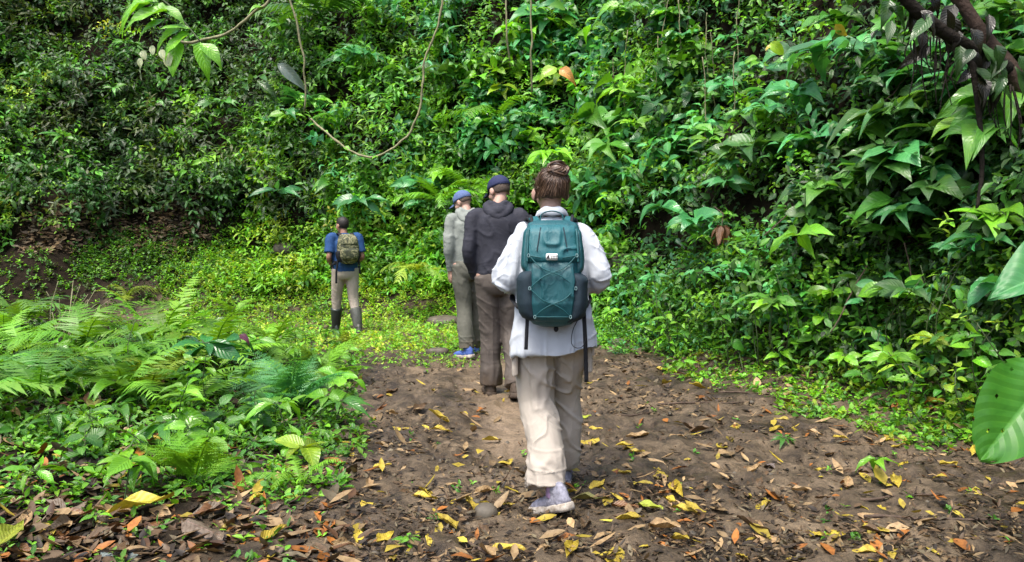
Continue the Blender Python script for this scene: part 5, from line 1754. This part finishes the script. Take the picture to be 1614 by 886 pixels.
sp = [limb([P_(0, -.02, .775), P_(0, -.01, .86), P_(0, 0, .95), P_(0, .02, 1.10), P_(0, .03, 1.25), P_(0, .04, 1.36), P_(0, .05, 1.42), P_(0, .055, 1.455)],
           [(.228, .165), (.222, .165), (.205, .155), (.19, .145), (.19, .14), (.165, .115), (.10, .085), (.068, .066)], 26, 5, ref=(1, 0, 0))]
for i, sd in enumerate((-1, 1)):
    sp.append(limb([P_(sd * .09, .04, 1.38), P_(sd * .150, .03, 1.368), P_(sd * .208, .0, 1.27), P_(sd * .238, -.035, 1.155), P_(sd * .222, .03, 1.115), P_(sd * .165, .15, 1.125), P_(sd * .125, .21, 1.14)],
                   [.052, .060, .064, .068, .064, .052, .044], 18, 6))
shirt = garment(e, 'shirt', sp, M['shirt_w'], .007, shirt_fn, 7)
# collar
cp = []
for j, (rr_, zz, bk) in enumerate(((.066, 1.44, .0), (.064, 1.488, .0), (.073, 1.482, .004), (.088, 1.447, .012))):
    for k in range(30):
        a = -PI * 1.5 + .55 + (2 * PI - 1.1) * k / 29
        cp.append(np.array([math.cos(a) * rr_, .055 + math.sin(a) * rr_ * .97, zz + .02 * max(0, -math.sin(a)) + .004 * math.sin(5 * a)]))
cf_ = [(j * 30 + k, j * 30 + k + 1, (j + 1) * 30 + k + 1, (j + 1) * 30 + k) for j in range(3) for k in range(29)]
co = link('collar', mesh_np('collar', cp, cf_, M['shirt_w']), shirt)
md = co.modifiers.new('t', 'SOLIDIFY'); md.thickness = .004
shoe(e, J['an'][0], .65, -.34, M['shoe_w'], M['sole_w'], 0, 1.08, M['sole_w'])
shoe(e, J['an'][1], -.1, 0, M['shoe_w'], M['sole_w'], 0, 1.02, M['sole_w'])
for i in (0, 1):
    link('sock', fuse([limb([J['an'][i] + P_(0, 0, -.03), J['an'][i] + P_(0, .0, .05)], [.042, .042], 12, 4)], .008, 2), e).data.materials.append(M['sock'])
# hair swept up into a loose bun
R, hc = J['headR'], J['head']
hv, hf, huv = [], [], []
seg, rings = 56, 30
for i in range(rings + 1):
    for k in range(seg):
        b = 2 * PI * k / seg; front = math.sin(b)
        zmin = -.054 * (1 - sstep(-.75, .15, front)) + .045 * sstep(-.1, .8, front) + .003 * math.sin(b * 5)
        a = math.acos(max(-1, min(1, (zmin - .022) / .105))) * i / rings
        strand = .045 * float(vnoise(np.array([b * 7.0 + a * .6, a * .8, 1.0]), 6)) + .03 * float(vnoise(np.array([b * 17.0 - a, a * 1.1, 4.0]), 7))
        r = 1.045 + .06 * max(0, math.cos(a)) + strand * math.sin(a) * .6 + .05 * float(fbm(np.array([math.cos(b) * 2.4, math.sin(b) * 2.4, a * 1.5]), 2, 14))
        rim = sstep(.72, 1.0, i / rings); r = r * (1 - rim) + (1.02 + strand * .25) * rim
        if i == rings: r = .985
        huv.append((math.cos(b) * 26, math.sin(b) * 26, a * 1.6))
        hv.append(np.array([math.sin(a) * math.cos(b) * .077 * r, math.sin(a) * math.sin(b) * .096 * r - .008, math.cos(a) * .092 * r + .022]))
for i in range(rings):
    for k in range(seg):
        a, b = i * seg + k, i * seg + (k + 1) % seg
        hf.append((a, a + seg, b + seg, b))
v2, f2 = xf([(hv, hf)], R, hc)[0]
hme = mesh_np('hair', v2, f2, M['hair_w']); vec_attr(hme, 'huv', huv)
hair = link('hair', hme, e)
# locks lying on the hair
bun_c = np.array([.028, -.078, .088])
lk = []
hr = np.random.default_rng(5)
for k in range(620):
    b = hr.uniform(PI * .93, PI * 2.07); zz = hr.uniform(-.05, .03)
    st = np.array([math.cos(b) * .081, math.sin(b) * .101 - .008, zz])
    k1 = norm(st * .45 + bun_c * .55) * .128
    st = st * (1.0 + hr.uniform(-.02, .05)); end = bun_c + hr.normal(0, .014, 3)
    lk.append(limb([st, st * .6 + k1 * .45, k1 * hr.uniform(.94, 1.05), end], np.array([.0009, .0016, .0017, .001]) * hr.uniform(.6, 1.6), 5, 4))
v2, f2 = merge(xf(lk, R, hc))
hu = np.concatenate([np.stack([np.full(len(v), 40.0 * k + 7), np.linspace(0, 3, len(v)), np.full(len(v), 3.3 * k)], -1) for k, (v, f) in enumerate(lk)])
lock_me = mesh_np('lock', v2, f2, M['hair_w']); vec_attr(lock_me, 'huv', hu)
link('lock', lock_me, hair)['kind'] = 'stuff'
bl = []
for k in range(60):
    a0 = hr.uniform(0, 6.28); tilt = hr.normal(0, .55); rr_ = hr.uniform(.022, .047)
    pts = []
    for q_ in range(7):
        a = a0 + q_ * .55
        v = rotx(PI / 2 * .75 + tilt) @ rotz(hr.normal(0, .1)) @ np.array([math.cos(a) * rr_ * 1.15, math.sin(a) * rr_, .012 * math.sin(a * 2 + k)])
        pts.append(bun_c + np.array([.004, -.012, .012]) + v)
    bl.append(limb(pts, np.array([.002, .0042, .005, .005, .005, .004, .0015]), 6, 3))
bl.append(ball(bun_c + np.array([.003, -.008, .008]), (.046, .034, .042)))
v2, f2 = merge(xf(bl, R, hc))
hu = np.concatenate([np.stack([np.full(len(v), 40.0 * k + 7), np.linspace(0, 3, len(v)), np.full(len(v), 3.3 * k)], -1) for k, (v, f) in enumerate(bl)])
bun_me = mesh_np('bun', v2, f2, M['hair_w']); vec_attr(bun_me, 'huv', hu)
link('bun', bun_me, hair)
wl = []
for k in range(130):
    b = hr.uniform(PI * .85, PI * 2.15); a = hr.uniform(.1, 1.9)
    s0 = np.array([math.sin(a) * math.cos(b) * .088, math.sin(a) * math.sin(b) * .108 - .008, math.cos(a) * .102 + .022])
    dr = norm(s0 + hr.normal(0, .05, 3)); tn = norm(np.cross(dr, hr.normal(0, 1, 3)))
    wl.append(tube(spline([s0 * .97, s0 + dr * .008 + tn * .012, s0 + dr * .012 + tn * hr.uniform(.02, .04) - np.array([0, 0, .01])], 4), [.0011, .0006], 3))
v2, f2 = merge(xf(wl, R, hc))
hu = np.concatenate([np.stack([np.full(len(v), 40.0 * k + 7), np.linspace(0, 3, len(v)), np.full(len(v), 3.3 * k)], -1) for k, (v, f) in enumerate(wl)])
wisp_me = mesh_np('wisp', v2, f2, M['hair_w']); vec_attr(wisp_me, 'huv', hu)
link('wisp', wisp_me, hair)['kind'] = 'stuff'
# binoculars in her hands
bn = empty('binoculars', (WX, WY + .30, float(hgt(WX, WY)) + 1.165)); tag(bn, 'small black binoculars held in front of the chest by the person in white', 'binoculars')
for sd in (-1, 1):
    tube_obj('barrel', [tube([(sd * .035, -.05, 0), (sd * .035, 0, 0), (sd * .036, .01, 0), (sd * .036, .07, 0)], [.017, .018, .024, .026], 14)], M['webbing'], bn)
tube_obj('hinge', [tube([(-.03, .0, .004), (.03, .0, .004)], .010, 10)], M['webbing'], bn)

# ---- teal backpack on her back
PKZ = float(hgt(WX, WY)) + .925
pk = empty('backpack', (WX - .012, WY - .215, PKZ), -.02)
pk.rotation_euler = (-.06, 0, -.02)
tag(pk, 'teal hiking backpack with dark side pockets and a small white label', 'backpack')
prof = [(0, .05, .04, .0), (.02, .095, .075, .0), (.08, .128, .10, 0), (.22, .143, .118, -.004), (.45, .145, .118, -.004), (.7, .140, .104, 0), (.88, .132, .085, .01), (.955, .122, .062, .022), (.99, .105, .038, .03), (1.0, .08, .02, .032)]
S, main = pack_obj(pk, prof, .515, 3.0, M['teal'], 71, .010)
B0 = -PI / 2
patch_obj(pk, 'lid_panel', S, B0 - .95, B0 + .95, .60, .955, .012, M['teal2'], 81, .014, 40, 34, .25)
patch_obj(pk, 'front_panel', S, B0 - .62, B0 + .62, .05, .60, .016, M['teal'], 85, .015, 36, 40, .2)
patch_obj(pk, 'side_pocket', S, -PI - .75, -PI + 1.08, .06, .52, .030, M['mesh'], 91, .006, 22, 20, .3)
patch_obj(pk, 'side_pocket', S, -1.08, .75, .04, .50, .030, M['mesh'], 95, .006, 22, 20, .3)
patch_obj(pk, 'side_panel', S, B0 - 1.45, B0 - .90, .52, .93, .012, M['teal'], 97, .005, 10, 18, .3)
patch_obj(pk, 'side_panel', S, B0 + .90, B0 + 1.45, .50, .93, .012, M['teal'], 99, .005, 10, 18, .3)
def tx(x, hw=.158):
    return B0 + math.copysign(math.asin(min(1, (abs(x) / hw)) ** 1.5), x)


lab = patch_obj(pk, 'label', S, tx(-.036), tx(.027), .612, .684, .026, M['patch'], 3, .0, 8, 6, .04)
# emblem and two lines of small print
em = [S(np.array(tx(x)), np.array(v), .0275) for x, v in ((-.030, .630), (-.014, .630), (-.017, .668), (-.024, .655))]
link('emblem', mesh_np('emblem', em, [(0, 1, 2, 3)], M['ink'], False), lab)
for v_ in (.632, .650):
    for k in range(4):
        t0 = -.009 + k * .0075
        w_ = [S(np.array(tx(x)), np.array(v), .0275) for x, v in ((t0, v_), (t0 + .0055, v_), (t0 + .0055, v_ + .010), (t0, v_ + .010))]
        link('print_mark', mesh_np('print_mark', w_, [(0, 1, 2, 3)], M['stone'], False), lab)


def cord(name, pts, r, mat, off=.02):
    P = np.array([S(np.array(B0 + t), np.array(v), off) for t, v in pts])
    return tube_obj(name, [tube(spline(P, 6), r, 6)], mat, pk)


def lin(a, b, n=5): return [(a[0] + (b[0] - a[0]) * k / n, a[1] + (b[1] - a[1]) * k / n) for k in range(n + 1)]


for a, b in (((-.62, .66), (-.2, .64)), ((.16, .64), (.62, .66)), ((-.62, .66), (.55, .36)), ((.62, .66), (-.55, .36)), ((-.55, .36), (.42, .10)), ((.55, .36), (-.42, .10)), ((-.42, .1), (.42, .1))):
    cord('shock_cord', lin(a, b), .0028, M['tealcord'], .0185)
for t, v in ((-.62, .66), (.62, .66), (-.55, .36), (.55, .36), (-.42, .10), (.42, .10)):
    c = S(np.array(B0 + t), np.array(v), .022)
    v2, f2 = tube(np.array([c + .0055 * np.array([math.cos(a), 0, math.sin(a) * 1.4]) for a in np.linspace(0, 2 * PI, 13)]), .0018, 6, caps=False)
    link('buckle', mesh_np('buckle', v2, f2, M['steel']), pk)
for t0 in (-.72, .72):
    cord('compression_strap', lin((t0, .60), (t0 * 1.05, .90), 6), .006, M['tealcord'], .016)
# zip lines in the lid
for t0 in (-.34, .30):
    cord('zip', [(t0, .70), (t0 * .9, .78), (t0 * .8, .86), (t0 * .75, .92)], .0028, M['mesh'], .0145)
tube_obj('grab_handle', [ribbon([(-.055, .045, .50), (-.05, .05, .545), (0, .052, .562), (.05, .05, .545), (.055, .045, .50)], .018, .006, (0, 1, 0))], M['teal2'], pk)
for sd in (-1, 1):
    tube_obj('shoulder_strap', [ribbon([(sd * .07, .05, .485), (sd * .088, .10, .525), (sd * .105, .19, .535), (sd * .115, .29, .49), (sd * .12, .35, .40), (sd * .125, .37, .26), (sd * .15, .33, .16), (sd * .185, .22, .12), (sd * .155, .06, .08)], .062, .012, (1, 0, 0))], M['webbing'], pk)
    tube_obj('strap_top', [ribbon([(sd * .06, .005, .47), (sd * .078, .04, .508), (sd * .09, .085, .532)], .05, .014, (1, 0, 0))], M['teal2'], pk)
    tube_obj('load_lifter', [ribbon([(sd * .09, .0, .47), (sd * .10, .06, .53), (sd * .105, .12, .548)], .016, .004, (1, 0, 0))], M['webbing'], pk)
tube_obj('hanging_strap', [ribbon([(-.118, -.03, .05), (-.122, -.035, -.03), (-.125, -.03, -.11)], .018, .004, (1, 0, 0))], M['webbing'], pk)
tube_obj('hanging_strap', [ribbon([(.15, -.03, .10), (.158, -.03, -.04), (.163, -.01, -.15), (.168, .01, -.27)], .020, .004, (1, 0, 0))], M['webbing'], pk)
tube_obj('strap_loop', [ribbon([(.15, -.04, .09), (.162, -.05, -.02), (.15, -.05, -.085), (.118, -.05, -.10), (.092, -.05, -.075), (.10, -.05, -.01), (.13, -.06, .05)], .014, .004, (0, 1, 0))], M['webbing'], pk)
tube_obj('bottom_toggle', [ball((.02, -.01, -.012), (.012, .012, .014), 10, 8)], M['webbing'], pk)


# ---- men in hooded tops
def hoodie(parent, J, mat, voxel, seed, r=1.0, sleeve_end=1.0, hem=.92):
    pe, ch, nb = J['pelvis'], J['chest'], J['neck']
    parts = [limb([P_(pe[0], pe[1], hem), P_(pe[0], pe[1], hem + .04), pe + P_(0, 0, .12), pe * .4 + ch * .6, ch + P_(0, 0, .05), nb - P_(0, 0, .08), nb - P_(0, 0, .01), nb + P_(0, .01, .03)],
                  [(.155 * r, .12 * r), (.168 * r, .13 * r), (.168 * r, .125 * r), (.178 * r, .13 * r), (.192 * r, .13 * r), (.165 * r, .105 * r), (.09, .085), (.07, .07)], 24, 5, ref=(1, 0, 0))]
    for i, sd in enumerate((-1, 1)):
        S_, E, W = J['sh'][i], J['el'][i], J['wr'][i]
        parts.append(limb([nb * .55 + S_ * .45 - P_(0, 0, .03), S_, S_ * .5 + E * .5, E, E * .5 + W * .5, W], [.06, .070, .064, .059, .052, .042], 16, 6))

    def fn(V, Nn):
        arm = sstep(.19, .23, np.abs(V[:, 0] - pe[0]))
        return V + Nn * (folds(V, seed, 7, 7, 10, .010, 5) + folds(V, seed + 7, 5, 5, 22, .009) * np.maximum(arm, sstep(hem + .2, hem, V[:, 2])) * .9)[:, None]
    g = garment(parent, 'hoodie', parts, mat, voxel, fn, 6)
    # hood lying in folds on the upper back
    hp = [limb([nb + P_(-.085, .03, .035), nb + P_(-.095, -.05, .005), nb + P_(-.05, -.105, -.045), nb + P_(.0, -.118, -.065), nb + P_(.05, -.105, -.045), nb + P_(.095, -.05, .005), nb + P_(.085, .03, .035)], [(.028, .03), (.034, .04), (.042, .04), (.048, .036), (.042, .04), (.034, .04), (.028, .03)], 14, 6),
          limb([nb + P_(-.07, .0, .055), nb + P_(-.06, -.06, .045), nb + P_(0, -.09, .02), nb + P_(.06, -.06, .045), nb + P_(.07, .0, .055)], [.02, .024, .028, .024, .02], 12, 6),
          limb([nb + P_(-.06, -.07, -.01), nb + P_(0, -.11, -.02), nb + P_(.06, -.07, -.01)], [.04, .045, .04], 12, 6)]
    me = fuse(hp, .009, 3)
    push(me, lambda V, Nn: V + Nn * folds(V, seed + 20, 7, 7, 30, .008)[:, None])
    fin(me, 'hood', mat, g)
    return g


BX, BY = -.115, 6.62
bz = float(hgt(BX, BY))
e = empty('person', (BX, BY, bz)); e.rotation_euler = (0, 0, .06); e.scale = (1.03,) * 3
tag(e, 'person in charcoal hoodie, navy cap and brown grey trousers walking ahead of the white shirt', 'person')
J = dict(pelvis=P_(0, 0, .97), chest=P_(0, .02, 1.32), neck=P_(0, .06, 1.50), head=P_(.015, .125, 1.645), headR=rotz(.62) @ rotx(-.38),
         sh=[P_(-.19, .02, 1.43), P_(.19, .02, 1.43)], el=[P_(-.235, -.035, 1.16), P_(.235, -.035, 1.16)], wr=[P_(-.175, .10, .945), P_(.17, .14, .96)],
         hd=[P_(.25, .5, -.8), P_(-.25, .5, -.8)], hn=[P_(.9, .2, .2), P_(-.9, .2, .2)],
         hip=[P_(-.095, 0, .93), P_(.095, 0, .93)], kn=[P_(-.06, .06, .52), P_(.12, .03, .50)], an=[P_(-.06, .06, .085), P_(.125, -.25, .12)],
         fy=[.1, -.1], fp=[0, -.25], cuff=[P_(0, -.01, -.01), P_(0, 0, -.01)])
build_body(e, J, M['skin'], 1.0, .009)
trousers(e, J, M['pants_b'], [(.105, .115), (.098, .105), (.09, .094), (.086, .09), (.09, .092)], .010, 14, .014, 1.0, (.175, .135))
hoodie(e, J, M['hood_b'], .011, 51)
cap_obj(e, J['head'], J['headR'], M['navy'])
short_hair(e, J['head'], J['headR'], M['hair_g'], 1.0, -.05)
for i in (0, 1): shoe(e, J['an'][i], J['fy'][i], J['fp'][i], M['boot'], M['boot'], 0, 1.12, M['webbing'], .03)

GX_, GY_ = -.46, 8.55
gz = float(hgt(GX_, GY_))
e = empty('person', (GX_, GY_, gz)); e.rotation_euler = (0, 0, .25); e.scale = (1.03,) * 3
tag(e, 'person in light grey hoodie and faded blue cap with blue trainers', 'person')
J = dict(pelvis=P_(0, 0, .96), chest=P_(0, .02, 1.30), neck=P_(-.01, .06, 1.47), head=P_(-.035, .13, 1.60), headR=rotz(.75) @ rotx(-.45),
         sh=[P_(-.185, .02, 1.41), P_(.185, .02, 1.41)], el=[P_(-.215, -.03, 1.13), P_(.23, -.02, 1.13)], wr=[P_(-.195, .02, .88), P_(.22, .06, .90)],
         hd=[P_(.05, .12, -1), P_(-.05, .2, -1)], hn=[P_(.9, .3, .1), P_(-.9, .3, .1)],
         hip=[P_(-.09, 0, .92), P_(.09, 0, .92)], kn=[P_(-.05, .0, .51), P_(.11, .12, .52)], an=[P_(-.055, -.12, .10), P_(.11, .20, .085)],
         fy=[.55, -.1], fp=[-.12, 0], cuff=[P_(0, 0, -.01), P_(0, 0, -.01)])
build_body(e, J, M['skin'], 1.0, .009, (.7, .5))
trousers(e, J, M['pants_g'], [(.10, .11), (.094, .10), (.088, .092), (.085, .088), (.085, .088)], .010, 24, .014, 1.0, (.165, .13))
hoodie(e, J, M['hood_g'], .012, 61, .95, hem=.90)
cap_obj(e, J['head'], J['headR'], M['bluecap'])
short_hair(e, J['head'], J['headR'], M['hair_g'], 1.0, -.03)
for i in (0, 1): shoe(e, J['an'][i], J['fy'][i], J['fp'][i], M['shoe_b'], M['sole_w'], 0, 1.1, M['sole_w'])

QX, QY = -2.39, 11.5
qz = float(hgt(QX, QY))
e = empty('person', (QX, QY, qz)); e.rotation_euler = (0, 0, .42)
tag(e, 'guide in blue short sleeved polo, beige trousers and rubber boots far along the trail', 'person')
J = dict(pelvis=P_(0, 0, .93), chest=P_(0, .02, 1.25), neck=P_(0, .04, 1.41), head=P_(-.015, .08, 1.545), headR=rotz(.5) @ rotx(-.1),
         sh=[P_(-.19, .02, 1.36), P_(.19, .02, 1.36)], el=[P_(-.24, -.05, 1.09), P_(.24, -.04, 1.09)], wr=[P_(-.17, .15, .98), P_(.17, .15, .98)],
         hd=[P_(.3, .8, -.2), P_(-.3, .8, -.2)], hn=[P_(.8, -.2, -.3), P_(-.8, -.2, -.3)],
         hip=[P_(-.095, 0, .89), P_(.095, 0, .89)], kn=[P_(-.10, .13, .49), P_(.11, -.02, .48)], an=[P_(-.10, .22, .09), P_(.13, -.20, .10)],
         fy=[.1, -.05], fp=[0, -.1], cuff=[P_(0, 0, .08), P_(0, .0, .08)])
build_body(e, J, M['skin_tan'], 1.0, .01, (.8, .8))
trousers(e, J, M['pants_t'], [(.10, .11), (.094, .10), (.08, .082), (.06, .06), (.045, .045)], .013, 34, .010, .97, (.17, .13))
pp = [limb([P_(0, 0, .88), P_(0, 0, .95), P_(0, .01, 1.1), P_(0, .02, 1.27), P_(0, .03, 1.36), P_(0, .04, 1.43)], [(.18, .14), (.178, .135), (.18, .13), (.195, .13), (.15, .1), (.065, .065)], 22, 5, ref=(1, 0, 0))]
for i in (0, 1):
    S_, E = J['sh'][i], J['el'][i]
    pp.append(limb([S_ * .6, S_, S_ * .55 + E * .45, S_ * .2 + E * .8][1:] if False else [J['neck'] * .5 + S_ * .5 - P_(0, 0, .03), S_, S_ * .5 + E * .5, S_ * .22 + E * .78], [.07, .08, .075, .076], 14, 5))
garment(e, 'polo_shirt', pp, M['polo'], .012, lambda V, Nn: V + Nn * folds(V, 5, 7, 7, 8, .007, 5)[:, None])
short_hair(e, J['head'], J['headR'], M['hair_d'], 1.02, -.06)
for i in (0, 1):
    A, K = J['an'][i], J['kn'][i]
    b = shoe(e, A, J['fy'][i], J['fp'][i], M['rubber'] if i == 0 else M['rubber_g'], M['rubber'], 0, 1.08, None, name='boot_foot')
    top = A * .36 + K * .64 + P_(0, -.012, 0)
    tube_obj('boot_shaft', [tube(spline([A - P_(0, 0, .03), A * .7 + K * .3 + P_(0, -.012, 0), top], 6), [.058, .074, .088], 18)], M['rubber'] if i == 0 else M['rubber_g'], e)
# camouflage pack
gp = empty('backpack', (QX + .088, QY - .20, qz + 1.0)); gp.rotation_euler = (-.04, 0, .42)
tag(gp, 'small leaf camouflage backpack worn by the guide', 'backpack')
prof = [(0, .06, .05, 0), (.05, .115, .085, 0), (.25, .145, .115, 0), (.55, .15, .115, 0), (.8, .135, .095, .005), (.94, .115, .07, .02), (1, .07, .03, .03)]
S, _m = pack_obj(gp, prof, .42, 2.8, M['camo'], 171, .006, 40, 26)
patch_obj(gp, 'front_pocket', S, B0 - .75, B0 + .75, .10, .52, .045, M['camo'], 181, .006, 16, 16, .35)
patch_obj(gp, 'lid_panel', S, B0 - .95, B0 + .95, .62, .95, .014, M['camo'], 183, .005, 16, 12, .3)
patch_obj(gp, 'side_pocket', S, -PI - .6, -PI + .6, .06, .45, .025, M['webbing'], 185, .004, 12, 12, .3)
patch_obj(gp, 'side_pocket', S, -.6, .6, .06, .45, .025, M['webbing'], 187, .004, 12, 12, .3)
for sd in (-1, 1):
    tube_obj('shoulder_strap', [ribbon([(sd * .07, .06, .39), (sd * .09, .12, .43), (sd * .105, .22, .43), (sd * .115, .31, .36), (sd * .13, .34, .2), (sd * .17, .24, .06), (sd * .15, .06, .03)], .055, .012, (1, 0, 0))], M['webbing'], gp)
tube_obj('hip_belt', [ribbon([(-.12, .02, .05), (-.19, .12, .0), (-.2, .2, -.03), (-.19, .26, -.05)], .04, .008, (0, 0, 1))], M['webbing'], gp)
tube_obj('hanging_strap', [ribbon([(-.14, .02, .05), (-.165, .02, -.1), (-.17, .03, -.27)], .028, .006, (1, 0, 0))], M['webbing'], gp)
tube_obj('hanging_strap', [ribbon([(.15, .02, .05), (.165, .02, -.06), (.168, .03, -.14)], .028, .006, (1, 0, 0))], M['webbing'], gp)


# ------------------------------------------------------------------ look-alikes that still share a label are told apart by their order
_by = {}
for o in scene.objects:
    if o.parent is None and 'group' in o:
        l_ = o['label']
        for cut in ("hillside ", "shaded ", "bright ", "light ", "well "):
            if len(l_.split()) > 12: l_ = l_.replace(cut, '', 1)
        o['label'] = l_
    if o.parent is None and 'label' in o: _by.setdefault(o['label'], []).append(o)
for lab_, os_ in _by.items():
    if len(os_) < 2: continue
    os_.sort(key=lambda o: float(project(np.array(o.location if o.matrix_basis.is_identity else o.matrix_basis.translation))[0]))
    n_ = len(os_)
    words_ = {2: ['left one', 'right one'], 3: ['left one', 'middle one', 'right one']}.get(n_, [w + ' from left' for w in ('first', 'second', 'third', 'fourth', 'fifth', 'sixth', 'seventh', 'eighth', 'ninth', 'tenth')[:n_]])
    for o, w in zip(os_, words_):
        o['label'] = lab_ + ', ' + w
